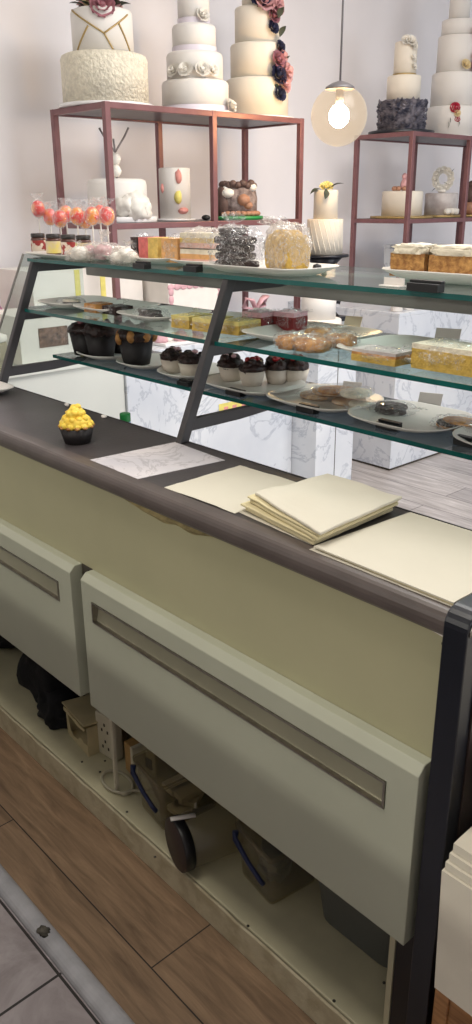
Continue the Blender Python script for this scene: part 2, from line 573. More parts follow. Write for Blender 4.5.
def loft(bm, rings, mi=0, cap=(True, True), smooth=True):
    vs = [[bm.verts.new(p) for p in ring] for ring in rings]
    fs = []
    n = len(vs[0])
    for a, b in zip(vs, vs[1:]):
        for i in range(n):
            fs.append(bm.faces.new((a[i], a[(i + 1) % n], b[(i + 1) % n], b[i])))
    if cap[0]:
        fs.append(bm.faces.new(list(reversed(vs[0]))))
    if cap[1]:
        fs.append(bm.faces.new(vs[-1]))
    for f in fs:
        f.material_index = mi
        f.smooth = smooth
    bmesh.ops.recalc_face_normals(bm, faces=fs)


# ------------------------------------------------------------------ scene-graph helpers


def root(name, label, cat, loc=(0, 0, 0), rz=0.0, group=None):
    o = bpy.data.objects.new(name, None)
    COL.objects.link(o)
    o.empty_display_size = 0.05
    o.location = loc
    o.rotation_euler = (0, 0, rz)
    o['label'] = label
    o['category'] = cat
    if group:
        o['group'] = group
    return o


def part(name, bm, m, parent=None, bevel=0.0, seg=2, world=False, label=None, smooth=False):
    if world and parent is not None:
        bmesh.ops.translate(bm, verts=bm.verts, vec=-Vector(parent.location))
    me = bpy.data.meshes.new(name)
    if smooth:
        for f in bm.faces:
            f.smooth = True
    bm.to_mesh(me)
    bm.free()
    for x in (m if isinstance(m, (list, tuple)) else [m]):
        me.materials.append(x)
    o = bpy.data.objects.new(name, me)
    COL.objects.link(o)
    if parent is not None:
        o.parent = parent
    if bevel:
        b = o.modifiers.new('bevel', 'BEVEL')
        b.width = bevel
        b.segments = seg
        b.limit_method = 'ANGLE'
        b.angle_limit = math.radians(40)
        b.harden_normals = False
    if label:
        o['label'] = label
    return o


def single(name, bm, m, label, cat, group=None, loc=(0, 0, 0), rz=0.0, bevel=0.0, smooth=False):
    o = part(name, bm, m, None, bevel, smooth=smooth)
    o.location = loc
    o.rotation_euler = (0, 0, rz)
    o['label'] = label
    o['category'] = cat
    if group:
        o['group'] = group
    return o


def struct(name, bm, m):
    o = part(name, bm, m)
    o['kind'] = 'structure'
    return o


def dup(src, loc, rz=None, label=None, group=None, scale=None):
    r = src.copy()
    COL.objects.link(r)
    r.location = loc
    if rz is not None:
        r.rotation_euler = (0, 0, rz)
    if label:
        r['label'] = label
    if group:
        r['group'] = group
    if scale:
        r.scale = scale
    for ch in list(src.children):
        c = ch.copy()
        COL.objects.link(c)
        c.parent = r
        for g in ch.children:
            d = g.copy()
            COL.objects.link(d)
            d.parent = c
    return r



# ================================================================== SETTING
WALLX = -3.42
bm = bmn(); span(bm, WALLX - .1, 3.2, 0.0, 5.4, -.1, 0.0); struct('floor', bm, M['floor_grey'])
bm = bmn(); span(bm, WALLX - .1, 3.2, -.246, 0.0, -.1, 0.0); struct('floor_boards', bm, M['floor_wood'])
bm = bmn(); span(bm, WALLX - .1, 3.2, -3.4, -.246, -.1, 0.0); struct('floor_tiles', bm, M['tile'])
# rounded metal threshold between boards and tiles
bm = bmn()
prof = [(-.290, 0)] + [(-.268 - .022 * math.cos(PI * k / 10), .016 * math.sin(PI * k / 10)) for k in range(1, 10)] + [(-.246, 0)]
prism(bm, prof, 'x', WALLX, 3.2)
tr = struct('trim_1', bm, M['trim'])
g0 = at(44, 932, 2, 0.012)
bm = bmn(); blob(bm, (g0.x, -.272, .0150), (.017, .011, .003), 3, .5, 3, 4)
part('grime', bm, M['grime'], tr)
bm = bmn(); span(bm, WALLX - .1, WALLX, -3.4, 5.4, 0.0, 2.8); struct('wall_back', bm, M['wall'])
bm = bmn(); span(bm, WALLX, 3.2, -3.5, -3.4, 0.0, 2.8); struct('wall_staff', bm, M['wall'])
bm = bmn(); span(bm, 3.2, 3.3, -3.5, 5.4, 0.0, 2.8); struct('wall_right', bm, M['wall'])
bm = bmn(); span(bm, WALLX - .1, 3.2, -3.5, 5.4, 2.8, 2.9); struct('ceiling', bm, M['ceiling'])

# ================================================================== BENCH AND PLINTHS
BT = 0.86
BX = -2.60
t = root('display_bench', 'long white bench against the back wall, carrying the copper rack nearest the lollipops', 'bench', (-3.0, .2, 0))
bm = bmn(); span(bm, WALLX + .002, BX - .012, -.9, .975, 0, BT - .025); part('body', bm, M['white_lam'], t, .003, world=True)
bm = bmn(); span(bm, WALLX + .002, BX, -.9, .975, BT - .025, BT); part('bench_top', bm, M['white_lam'], t, .003, world=True)


def plinth(label, x0, x1, y0, y1, h, m=M['marble'], kick=True):
    t = root('marble_plinth', label, 'plinth', ((x0 + x1) / 2, (y0 + y1) / 2, 0))
    bm = bmn(); span(bm, x0, x1, y0, y1, .012, h - .02); part('cladding', bm, m, t, .002, world=True)
    bm = bmn(); span(bm, x0, x1, y0, y1, h - .02, h); part('top_slab', bm, M['marble'], t, .002, world=True)
    bm = bmn(); span(bm, x0 + .004, x1 - .004, y0 + .004, y1 - .004, 0, .012); part('base_strip', bm, M['dark'], t, world=True)
    return t


pA = plinth('wide marble-clad plinth next to the white bench, behind the slanted post', WALLX + .002, BX, .977, 1.912, BT)
c = at(236, 407, 0, BX + .001)
tg = root('price_tag', 'small yellow and pink tag stuck on the wide marble plinth', 'tag', (BX, c.y, c.z))
bm = bmn(); span(bm, 0.0004, .002, -.10, .10, -.028, .028); part('paper', bm, M['yel_paint'], tg)
bm = bmn()
for y in (-.06, -.01, .045): span(bm, .0021, .003, y - .012, y + .012, -.012, .012)
part('print', bm, M['pink_paint'], tg)
pB = plinth('narrow marble plinth standing proud beside the wide one, with a dark seam', WALLX + .002, -2.446, 1.914, 2.183, BT, M['marble'])
bm = bmn(); span(bm, -2.4462, -2.4448, 2.048, 2.052, .012, BT - .02); part('seam', bm, M['dark'], pB, world=True)
pC = plinth('separate marble plinth under the copper rack with the red-rose cake', WALLX + .002, -2.61, 2.715, 4.2, BT, M['marble'])

# ================================================================== RACKS
def rack(label, y0, y1, zt, zm):
    t = root('display_rack', label, 'rack', (-3.02, (y0 + y1) / 2, BT))
    xf, xb = -2.80, -3.17
    w = .022
    for x in (xf, xb):
        for y in (y0, (y0 + y1) / 2, y1):
            v = w / 2 + .0012
            bm = bmn(); span(bm, x - v, x + v, y - v, y + v, BT, zt + .0008); part('post', bm, M['copper'], t, .002, world=True)
    for z in (zt, zm):
        bm = bmn()
        for x in (xf, xb): span(bm, x - w / 2, x + w / 2, y0 + w / 2, y1 - w / 2, z - w, z)
        for y in (y0, y1): span(bm, xb - w / 2, xf + w / 2, y - w / 2, y + w / 2, z - w, z + .0004)
        part('rail', bm, M['copper'], t, .002, world=True)
        bm = bmn(); span(bm, xb + .0, xf - .012, y0 + .0, y1 - .0, z - w * .7, z + .001); part('shelf', bm, M['rackshelf'], t, world=True)
    return t


RT, RM = 1.757, 1.330
rack('copper tube rack nearest the lollipops, three white wedding cakes on top', 1.09, 2.14, RT, RM)
rack('copper tube rack beyond the globe lamp, navy ruffled cake on top', 2.985, 4.05, RT - .012, RM - .015)
RXC = -3.02


def cxy(px, py, X=RXC):
    return at(px, py, 0, X)


def pxr(px_w, p):
    return px_w * depth(p) / FPX / 2


def tier_prof(r, h, e=.012, z0=0.0, foot=True):
    return [(r, z0), (r, z0 + h - e), (r - e * .3, z0 + h - e * .3), (r - e, z0 + h), (0.0, z0 + h)]


def tier(name, root_, r, h, z0, m, e=.012, n=48, wob=None):
    bm = bmn(); lathe(bm, tier_prof(r, h, e, z0), n=n, wob=wob)
    return part(name, bm, m, root_)


def board(root_, r, h=.012, m=M['board']):
    bm = bmn(); lathe(bm, [(r - .002, 0), (r, .002), (r, h - .002), (r - .002, h)], n=48); part('cake_board', bm, m, root_)
    return h


def to_cam(root_):
    d = CAM - Vector(root_.location); d.z = 0
    return d.normalized()


def around(root_, ang, r, z):
    """local point on a tier's side; ang 0 faces the counter's camera side, positive turns towards the shop's far end"""
    d = to_cam(root_)
    a = math.atan2(d.y, d.x) + ang
    return Vector((r * math.cos(a), r * math.sin(a), z))


def zpx(root_, py, px):
    return at(px, py, 0, root_.location.x).z - root_.location.z


# --- cake 1: ivory petals, gold geometric bands
p = cxy(105, 78)
c1 = root('wedding_cake', 'wedding cake with rough ivory petal base, gold lines and pink flowers on top', 'cake', (RXC, p.y, RT + .001))
h0 = board(c1, pxr(96, p))
r1 = pxr(86, p)
z1 = zpx(c1, 56, 105)
tier('base_tier', c1, r1, z1 - h0, h0, M['ruffle'], .02, 96, wob=lambda a, k, r: r * (1 + .012 * noise.noise(Vector((a * 9, k * 2.0, 0)))))
r2 = pxr(60, p)
z2 = zpx(c1, 12, 105)
tier('upper_tier', c1, r2, z2 - z1, z1, M['white_icing'], .012)
bm = bmn()
def onside(a, v): return around(c1, a, r2 + .0015, z1 + (z2 - z1) * v)
for a0, v0, a1, v1 in ((-1.15, .95, .05, .38), (.05, .38, .95, .85), (-.95, 0.05, -.45, .55), (.05, .38, .32, .02), (.55, .62, 1.0, .05)):
    tube(bm, [onside(a0 + (a1 - a0) * k / 10, v0 + (v1 - v0) * k / 10) for k in range(11)], .0035, 6)
part('gold_lines', bm, M['gold'], c1)
for k, (q, d_) in enumerate((((-.02, -.03, z2 + .012), (.3, -.4, 1)), ((.05, -.01, z2 + .008), (.6, -.1, 1)), ((-.01, .05, z2 + .01), (.2, .5, 1)))):
    bm = bmn(); rose(bm, q, .055, 0, k + 1, d_); part('pink_flower', bm, M['rose_pink'], c1)
bm = bmn(); rose(bm, around(c1, .05, r2 * .80, z2 - .004), .05, 0, 4, around(c1, .05, 1, .4)); part('mauve_flower', bm, M['rose_mauve'], c1)
bm = bmn(); rose(bm, around(c1, -.5, r2 * .42, z2 + .025), .045, 0, 5, around(c1, -.5, 1, 1)); part('cream_flower', bm, M['rose_cream'], c1)
bm = bmn()
for a in (-1.2, -.8, .6, 1.1): leaf(bm, around(c1, a, r2 * .5, z2 + .002), .07, around(c1, a, 1, .2))
part('leaves', bm, M['leaf'], c1)

# --- cake 2: four white tiers
p = cxy(195, 80)
c2 = root('wedding_cake', 'white four-tier wedding cake with lilac ribbons and white sugar roses', 'cake', (RXC, p.y, RT + .001))
h0 = board(c2, pxr(80, p))
zs = [h0, zpx(c2, 82, 195), zpx(c2, 54, 195), zpx(c2, 26, 195), zpx(c2, -14, 195)]
for k, w in enumerate((67, 56, 43, 31)):
    tier('tier', c2, pxr(w, p), zs[k + 1] - zs[k], zs[k], M['white_icing'], .014)
for k, w in ((2, 43), (3, 31), (0, 67)):
    bm = bmn(); lathe(bm, [(pxr(w, p) + .002, zs[k]), (pxr(w, p) + .002, zs[k] + .022)], n=48, cap=False); part('ribbon', bm, M['ribbon'], c2)
rr = pxr(56, p)
for a, r_, z_, s_ in ((-.75, rr + .005, zs[1] + .028, .032), (-.3, rr + .005, zs[1] + .028, .034), (.25, rr + .005, zs[1] + .028, .034), (.6, rr + .005, zs[1] + .028, .030),
                      (.55, pxr(31, p), zs[3] + .025, .032), (1.15, pxr(67, p) + .02, h0 + .02, .03)):
    bm = bmn(); rose(bm, around(c2, a, r_, z_), s_, 0, int(a * 10) + 20, around(c2, a, 1, .5)); part('sugar_rose', bm, M['rose_white'], c2)

# --- cake 3: tall ivory with a trailing flower cascade
p = cxy(257, 80)
c3 = root('wedding_cake', 'tall ivory wedding cake with navy and pink flowers trailing down its side', 'cake', (RXC, p.y, RT + .001))
h0 = board(c3, pxr(76, p))
zs = [h0, zpx(c3, 80, 255), zpx(c3, 45, 255), zpx(c3, 8, 255), zpx(c3, -20, 255)]
ws = (63, 53, 44, 30)
for k, w in enumerate(ws):
    tier('tier', c3, pxr(w, p), zs[k + 1] - zs[k], zs[k], M['icing'], .010)
for a, r, z, s, key in ((.75, 63, .10, .035, 'rose_blue'), (.95, 63, .14, .04, 'rose_pink'), (.72, 60, .175, .045, 'rose_blue'), (1.05, 60, .19, .05, 'rose_pink'),
                        (.75, 57, .235, .04, 'rose_mauve'), (1.0, 53, .25, .04, 'rose_pink'), (.95, 53, .29, .03, 'rose_blue'),
                        (.7, 46, .365, .03, 'rose_blue'), (.75, 44, .41, .035, 'rose_mauve'), (.9, 44, .45, .045, 'rose_pink'), (.35, 42, .465, .05, 'rose_pink'), (.15, 38, .48, .05, 'rose_blue'),
                        (.1, 30, .52, .05, 'rose_mauve'), (-.4, 32, .52, .04, 'rose_blue'), (.7, 36, .50, .05, 'rose_pink')):
    q = around(c3, a, pxr(r, p), z)
    bm = bmn(); rose(bm, q, s, 0, int(z * 1000), around(c3, a, 1, .3))
    part({'rose_pink': 'pink_flower', 'rose_blue': 'navy_flower', 'rose_mauve': 'mauve_flower'}[key], bm, M[key], c3)
for a, z in ((.9, .33), (1.15, .22), (.6, .10), (.8, .40)):
    bm = bmn(); leaf(bm, around(c3, a, pxr(56, p), z), .05, around(c3, a, .6, .7)); part('leaf', bm, M['leaf'], c3)

# --- cakes on the middle shelf of the nearer rack
p = cxy(118, 205)
k1 = root('iced_cake', 'single-tier white iced cake with an icing bow and twig topper on the copper rack', 'cake', (-2.98, cxy(118, 205, -2.98).y, RM + .001))
h0 = board(k1, pxr(76, p), .022)
rk = pxr(58, p)
zk = zpx(k1, 179, 118)
tier('tier', k1, rk, zk - h0, h0, M['white_icing'], .02)
bm = bmn()
for a, s in ((.25, .9), (.55, 1.2), (.8, .9)):
    q = around(k1, a, rk + .006, h0 + .035)
    blob(bm, q, (.045 * s, .045 * s, .05 * s), 3, .5, 2.2, int(a * 10))
part('icing_bow', bm, M['rose_white'], k1)
bm = bmn()
for q in (.03, .075):
    blob(bm, (0, 0, zk + q), (.022, .022, .025), 2)
part('topper_buds', bm, M['rose_white'], k1)
bm = bmn()
tube(bm, [(0, 0, zk - .01), (0, 0, zk + .10), (.0, -.005, zk + .15)], .004, 6)
for s in (-1, 1): tube(bm, [(0, 0, zk + .10), (.03 * s, .03 * s, zk + .16), (.045 * s, .04 * s, zk + .19)], .004, 6)
part('topper_twig', bm, M['twig'], k1)

p = cxy(175, 195)
k2 = root('iced_cake', 'tall white cylinder cake with painted pink and yellow brush dabs', 'cake', (-3.02, p.y, RM + .001))
h0 = board(k2, pxr(40, p), .008)
rk = pxr(31, p); zk = zpx(k2, 168, 175)
tier('tier', k2, rk, zk - h0, h0, M['white_icing'], .006)
for nm, m, spots in (('pink_dab', 'pink_paint', ((.25, .82, .018, .03), (.5, .16, .03, .014), (-.9, .6, .012, .02))), ('yellow_dab', 'yel_paint', ((.2, .42, .022, .03),))):
    for a, v, sx, sz in spots:
        bm = bmn(); q = around(k2, a, rk - .001, h0 + (zk - h0) * v)
        blob(bm, q, (sx * .8, sx * .8, sz), 2, .3, 3, int(v * 10)); part(nm, bm, M[m], k2)

p = cxy(238, 205, -2.93)
k3 = root('novelty_cake', 'grey-brown domed novelty cake on a bright green board', 'cake', (-2.95, cxy(238, 205, -2.95).y, RM + .001))
bm = bmn(); lathe(bm, [(.0, 0), (pxr(51, p), 0), (pxr(51, p), .015), (0, .015)], n=48, cap=False); part('cake_board', bm, M['green'], k3)
hk = zpx(k3, 182, 238)
rk = pxr(38, p)
bm = bmn()
lathe(bm, [(rk, .015), (rk * 1.02, hk * .55), (rk * .93, hk * .8), (rk * .7, hk * .95), (0, hk)], n=40, wob=lambda a, k, r: r * (1 + .06 * noise.noise(Vector((math.cos(a) * 3, math.sin(a) * 3, k)))))
part('body', bm, M['hedge'], k3)
bm = bmn()
for i in range(9):
    blob(bm, around(k3, -1.2 + i * .3, rk * .86, hk * .93 + .006 * math.sin(i * 3)), (.018, .018, .016), 2)
for a in (-1.0, -.85): blob(bm, around(k3, a, rk * 1.0, hk * .45), (.028, .028, hk * .42), 2, .3, 3)
part('brown_icing', bm, M['brown_ice'], k3)
bm = bmn()
for i in range(11): blob(bm, around(k3, -1.3 + i * .26, rk * 1.04, .026), (.017, .017, .012), 2)
blob(bm, around(k3, .3, rk * 1.0, hk * .52), (.03, .03, .026), 2); blob(bm, around(k3, .55, rk * 1.0, hk * .38), (.022, .022, .018), 2)
part('tan_figures', bm, M['tan_ice'], k3)
bm = bmn()
blob(bm, around(k3, -.55, rk * .98, hk * .70), (.03, .03, .022), 2); blob(bm, around(k3, -.75, rk * .95, hk * .82), (.014, .014, .012), 2); blob(bm, around(k3, .95, rk * .9, hk * .85), (.022, .022, .018), 2)
part('white_figures', bm, M['rose_white'], k3)
bm = bmn(); q = around(k2, 1.5, .0, 0); blob(bm, (0, 0, .012), (.02, .02, .012), 2, floor=0)
q = cxy(206, 221, -2.90)
single('black_tea_light', bm, M['black'], 'tiny black tea light between the painted cake and the novelty cake', 'tea light', loc=(-2.90, q.y, RM + .001))

# --- cakes of the further rack
RT2, RM2 = RT - .012 + .001, RM - .015 + .001
p = cxy(403, 100)
c4 = root('wedding_cake', 'three-tier cake with a navy ruffled base tier and white upper tiers', 'cake', (RXC, p.y, RT2))
h0 = board(c4, pxr(66, p), .018, M['navy'])
r1 = pxr(50, p); z1 = zpx(c4, 101, 403); z2 = zpx(c4, 76, 402); z3 = zpx(c4, 42, 404)
bm = bmn()
lathe(bm, tier_prof(r1 * .86, z1 - h0, .01, h0), n=40)
rn = random.Random(3)
for row in range(12):                                           # rows of short wavy wafer ruffles
    z = h0 + (z1 - h0) * (row + .35) / 12
    ring_in, ring_out = [], []
    n = 72
    for i in range(n):
        a = 2 * PI * i / n
        k = noise.noise(Vector((math.cos(a) * 5, math.sin(a) * 5, row * 7.0)))
        k2_ = noise.noise(Vector((math.cos(a) * 11, math.sin(a) * 11, row * 3.0 + 40)))
        ro = r1 * (.97 + .11 * k)
        ring_in.append(bm.verts.new((r1 * .85 * math.cos(a), r1 * .85 * math.sin(a), z - .008 + .01 * k2_)))
        ring_out.append(bm.verts.new((ro * math.cos(a), ro * math.sin(a), z + .024 * k2_ + .006)))
    for i in range(n):
        bm.faces.new((ring_in[i], ring_in[(i + 1) % n], ring_out[(i + 1) % n], ring_out[i])).smooth = True
part('ruffled_tier', bm, M['navyruffle'], c4)
tier('middle_tier', c4, pxr(33, p), z2 - z1, z1, M['icing'], .006)
tier('top_tier', c4, pxr(22, p), z3 - z2, z2, M['icing'], .005)
bm = bmn(); lathe(bm, [(pxr(22, p) + .003, z2 + .001), (pxr(22, p) + .003, z2 + .010)], n=40, cap=False); part('band', bm, M['gold'], c4)
bm = bmn()
for a, v, s in ((.4, .98, .03), (.7, .85, .025), (0, 1.0, .028), (.75, .5, .02), (.9, .25, .02)):
    rose(bm, around(c4, a, pxr(22, p) * .95, z2 + (z3 - z2) * v), s, 0, int(a * 10 + v * 100), around(c4, a, 1, .5))
part('cream_flowers', bm, M['rose_white'], c4)

p = cxy(455, 70)
c5 = root('wedding_cake', 'tall white tiered cake with crimson roses, beside the navy ruffled cake', 'cake', (RXC, p.y, RT2))
h0 = board(c5, pxr(58, p))
zs = [h0, zpx(c5, 108, 455), zpx(c5, 74, 455), zpx(c5, 37, 458), zpx(c5, 21, 460), zpx(c5, -30, 460)]
for k, (w, dx) in enumerate(((50, 0), (44, 0), (37, 2), (32, 3), (20, 4))):
    o = tier('tier', c5, pxr(w, p), zs[k + 1] - zs[k], zs[k], M['white_icing'], .006)
    o.location.y = .0
bm = bmn()
for a, z, s in ((.12, .5, .03), (.25, .36, .02), (1.0, 2.0, .03), (1.05, 2.25, .03), (1.0, 2.9, .03)):
    zz = zs[0] + (zs[1] - zs[0]) * .9 if a < .2 else (zs[0] + (zs[1] - zs[0]) * .55 if a < .5 else zs[2] + (zs[3] - zs[2]) * (z - 1.9))
    rose(bm, around(c5, a, pxr(47 if a < .5 else 40, p), zz), s, 0, int(z * 10), around(c5, a, 1, .3))
part('crimson_roses', bm, M['rose_red'], c5)
bm = bmn()
rose(bm, around(c5, .22, pxr(50, p), zs[0] + (zs[1] - zs[0]) * .72), .02, 0, 7, around(c5, .3, 1, .2)); rose(bm, around(c5, .5, pxr(40, p), zs[2] + .03), .03, 0, 8, around(c5, .5, 1, .4))
part('cream_flowers', bm, M['rose_cream'], c5)
bm = bmn()
for a, v in ((-.05, .6), (-.1, .45), (.3, .5)): leaf(bm, around(c5, a, pxr(50, p), zs[0] + (zs[1] - zs[0]) * v), .035, (0, 0, -1))
part('leaves', bm, M['leaf'], c5)

# middle shelf of the further rack
p = cxy(396, 205)
k4 = root('iced_cake', 'low ivory cake with little brown figures and a gold board, on the further rack', 'cake', (-2.99, cxy(402, 205, -2.99).y, RM2))
h0 = board(k4, pxr(62, p), .012, M['gold'])
tier('tier', k4, pxr(40, p), zpx(k4, 191, 400) - h0, h0, M['icing'], .008)
zt = zpx(k4, 191, 400)
bm = bmn()
for a, r in ((-1.2, .045), (-.9, .06), (-.5, .05), (.2, .05), (.6, .03)): blob(bm, around(k4, a, r, zt + .012), (.016, .016, .014), 2)
part('brown_figures', bm, M['tan_ice'], k4)
bm = bmn(); blob(bm, around(k4, .3, .02, zt + .03), (.022, .022, .034), 2, .2, 3); blob(bm, around(k4, .3, .02, zt + .075), (.016, .016, .018), 2); part('pink_figure', bm, M['rose_pink'], k4)
p = cxy(440, 205)
k5 = root('iced_cake', 'grey and white iced cake with a white wreath topper, on the further rack', 'cake', (-2.99, cxy(441, 205, -2.99).y, RM2))
h0 = board(k5, pxr(44, p), .012, M['gold'])
zt = zpx(k5, 193, 440)
tier('tier', k5, pxr(32, p), zt - h0, h0, M['grey_ice'], .008)
bm = bmn()
d = around(k5, PI / 2, 1, 0)
for i in range(12):
    a = 2 * PI * i / 12
    rose(bm, Vector((0, 0, zt + .075)) + d * .045 * math.cos(a) + Vector((0, 0, .05 * math.sin(a))), .022, 0, i, around(k5, 0, 1, .2))
blob(bm, (0, 0, zt + .012), (.03, .02, .014), 2)
part('wreath_topper', bm, M['rose_white'], k5)
bm = bmn()
for i in range(5):
    a = 2 * PI * i / 5 + .4
    leaf(bm, Vector((0, 0, zt + .075)) + d * .05 * math.cos(a) + Vector((0, 0, .055 * math.sin(a))), .04, d * math.sin(a) + Vector((0, 0, math.cos(a))))
part('leaves', bm, M['leaf'], k5)
bm = bmn()
for a in (.4, .7, 1.0): blob(bm, around(k5, a, pxr(34, p), h0 + .02), (.022, .022, .02), 2, .3, 3, int(a * 10))
part('icing_bow', bm, M['rose_white'], k5)
p = cxy(468, 200)
k6 = root('novelty_cake', 'dark brown and tan character-shaped cake at the end of the further rack', 'cake', (-2.95, cxy(471, 205, -2.95).y, RM2))
h0 = board(k6, pxr(34, p), .012, M['gold'])
bm = bmn(); blob(bm, (0, 0, .05), (.05, .05, .045), 3, .1, 3, 2, floor=.012); part('body', bm, M['tan_ice'], k6)
bm = bmn(); blob(bm, (0, 0, .125), (.052, .052, .055), 3, .1, 3, 3); part('head', bm, M['brown_ice'], k6)
bm = bmn(); blob(bm, (0, 0, .185), (.03, .03, .022), 2); part('hat', bm, M['brown_ice'], k6)

# --- tall two-tier cake between the racks, on a dark stand that stands on the narrow plinth
p = cxy(325, 230, -2.72)
c6 = root('wedding_cake', 'slim two-tier white cake with one yellow flower, between the copper racks', 'cake', (-2.72, p.y, 0))
zb = at(325, 254, 0, -2.72).z
ST = root('cake_stand', 'dark blue stand under the slim cake with the yellow flower', 'stand', (-2.72, p.y, BT + .0005))
hh = zb - BT - .001
bm = bmn(); span(bm, -.10, .10, -.10, .10, 0, .02); part('base', bm, M['navy'], ST, .004)
bm = bmn(); lathe(bm, [(.085, .02), (.05, .06), (.04, hh * .5), (.055, hh - .05), (.09, hh - .012)], n=24); part('pedestal', bm, M['navy'], ST)
bm = bmn(); lathe(bm, [(.115, hh - .012), (.118, hh - .006), (.115, hh)], n=40); part('plate', bm, M['navy'], ST)
bm = bmn(); blob(bm, around(ST, .35, .10, hh * .55), (.06, .06, .085), 3, .4, 2.5, 4); part('bow', bm, M['navy'], ST)
bm = bmn(); blob(bm, around(ST, .35, .16, hh * .5), (.03, .03, .035), 3, .4, 2.5, 5); part('bow_lining', bm, M['ribbon'], ST)
c6.location.z = zb + .0002
r1 = pxr(36, p); z1 = zpx(c6, 219, 325); z2 = zpx(c6, 190, 326)
tier('base_tier', c6, r1, z1, 0, M['icing'], .004)
tier('top_tier', c6, pxr(24, p), z2 - z1, z1, M['icing'], .004)
bm = bmn()
for k in range(9):
    a = -1.3 + k * .3
    tube(bm, [around(c6, a + .5 * (1 - j / 6), r1 - .0006, z1 * (j / 6) * .94 + .006) for j in range(7)], .0022, 5)
part('draped_folds', bm, M['icing'], c6)
bm = bmn(); rose(bm, around(c6, .1, .01, z2 + .008), .034, 0, 3, around(c6, 0, .7, 1)); part('yellow_flower', bm, M['rose_yellow'], c6)
bm = bmn()
leaf(bm, around(c6, .8, .02, z2 + .004), .07, around(c6, 1.5, 1, .35)); leaf(bm, around(c6, -.8, .03, z2 + .004), .06, around(c6, -1.2, 1, -.4)); leaf(bm, around(c6, 0, .06, z2 + .004), .05, around(c6, -.2, .5, -1))
part('leaves', bm, M['leaf'], c6)

# ================================================================== PENDANT LAMP
p = at(339, 116, 0, -2.45)
R = pxr(56, p)
L = root('pendant_lamp', 'lit globe pendant lamp on a thin rod between the copper racks', 'lamp', p)
bm = bmn(); lathe(bm, [(.004, R + .012), (.004, 2.8 - p.z - .02)], n=10); part('rod', bm, M['rod'], L)
bm = bmn(); lathe(bm, [(.05, 2.8 - p.z - .025), (.055, 2.8 - p.z)], n=24); part('ceiling_rose', bm, M['rod'], L)
bm = bmn(); lathe(bm, [(R * .52, R * .84), (R * .5, R * .93), (R * .3, R * 1.04), (.006, R * 1.12)], n=32); part('cap', bm, M['rod'], L)
bm = bmn()
lathe(bm, [(R * math.sin(a), R * math.cos(a)) for a in [PI * (1 - k / 28 * .80) for k in range(0, 29)]], n=48, cap=False); part('globe', bm, M['globe'], L)
bm = bmn(); blob(bm, (0, 0, 0.0), (R * .36, R * .36, R * .40), 3); part('bulb', bm, M['bulb'], L)
bm = bmn(); lathe(bm, [(R * .14, R * .36), (R * .14, R * .88)], n=16); part('socket', bm, M['rod'], L)

# ================================================================== COUNTER
CX0, CX1 = -2.45, -.486
t = root('serving_counter', 'cream-green serving counter with two wide drawers and a navy end panel', 'counter', (-1.47, .1, 0))
PT = .0765
bm = bmn(); span(bm, CX0, CX1 + .035, .004, .30, 0, PT); part('plinth', bm, M['plinth'], t, .003, world=True)
# chipped front strip of the plinth
bm = bmn()
N = 160
rows = []
for i in range(N + 1):
    x = CX0 + (CX1 + .035 - CX0) * i / N
    k = noise.noise(Vector((x * 14, 0, 3)))
    top = PT - .004 - max(0, k) * .007
    rows.append([bm.verts.new(q) for q in ((x, .004, 0), (x, -.001, 0), (x, -.001, top - .004), (x, .002, top))])
for a, b in zip(rows, rows[1:]):
    for j in range(3):
        bm.faces.new((a[j], b[j], b[j + 1], a[j + 1]))
part('plinth_strip', bm, M['plinth_edge'], t, world=True, label='chipped painted strip')
bm = bmn()
rn = random.Random(5)
for q in ((105, 749 + 12), (82, 762), (100, 772), (127, 812), (155, 857), (248, 926), (334, 1001), (390, 1003), (104, 783), (384, 983)):
    w_ = at(q[0], q[1], 2, PT)
    lathe(bm, [(.003, 0), (.003, .0008), (0, .0009)], (w_.x, w_.y, PT + .0001), 10)
part('plinth_screw', bm, M['grime'], t, world=True)
bm = bmn(); span(bm, CX0, CX1, .30, .315, 0, .84); part('back_board', bm, M['dark'], t, world=True)
bm = bmn(); span(bm, CX0, CX1, .012, .30, .40, .69); part('drawer_carcass', bm, M['dark'], t, world=True)
# fascia
bm = bmn(); span(bm, CX0, CX1, .0, .018, .655, .886); part('fascia_panel', bm, M['fascia'], t, world=True)
bm = bmn(); span(bm, CX0, CX1, .018, .24, .70, .884); part('carcass', bm, M['dark'], t, world=True)
# peeling laminate under the nosing
bm = bmn()
xs0, xs1 = at(122, 496, 1, 0).x, at(222, 536, 1, 0).x
prev = None
for i in range(41):
    u = i / 40
    x = xs0 + (xs1 - xs0) * u
    d = .017 * math.sin(PI * u) ** .7 * (1 + .35 * noise.noise(Vector((u * 6, 1, 2))))
    cur = [bm.verts.new((x, -.0012, .886)), bm.verts.new((x, -.0050 - d * .2, .886 - d * .5)), bm.verts.new((x, -.0012, .886 - d)), bm.verts.new((x, .0, .886 - d))]
    if prev:
        for j in range(3):
            bm.faces.new((prev[j], cur[j], cur[j + 1], prev[j + 1]))
    prev = cur
part('peeling_trim', bm, M['peel'], t, world=True, label='torn yellowed trim')
bm = bmn()
q0, q1 = at(431, 630, 1, -.003), at(448, 639, 1, -.003)
prism(bm, [(q0.x, q0.z), (q1.x, q1.z - .002), (q1.x, q1.z + .004)], 'y', -.003, -.0002)
part('torn_trim', bm, M['card'], t, world=True)
bm = bmn(); q = at(444.5, 644, 1, -.001); lathe(bm, [(.004, 0), (.004, .002), (0, .0025)], (0, 0, 0), 12)
bmesh.ops.transform(bm, matrix=Matrix.Translation((q.x, -.0003, q.z)) @ Matrix.Rotation(PI / 2, 4, 'X'), verts=bm.verts)
part('screw', bm, M['dark'], t, world=True)


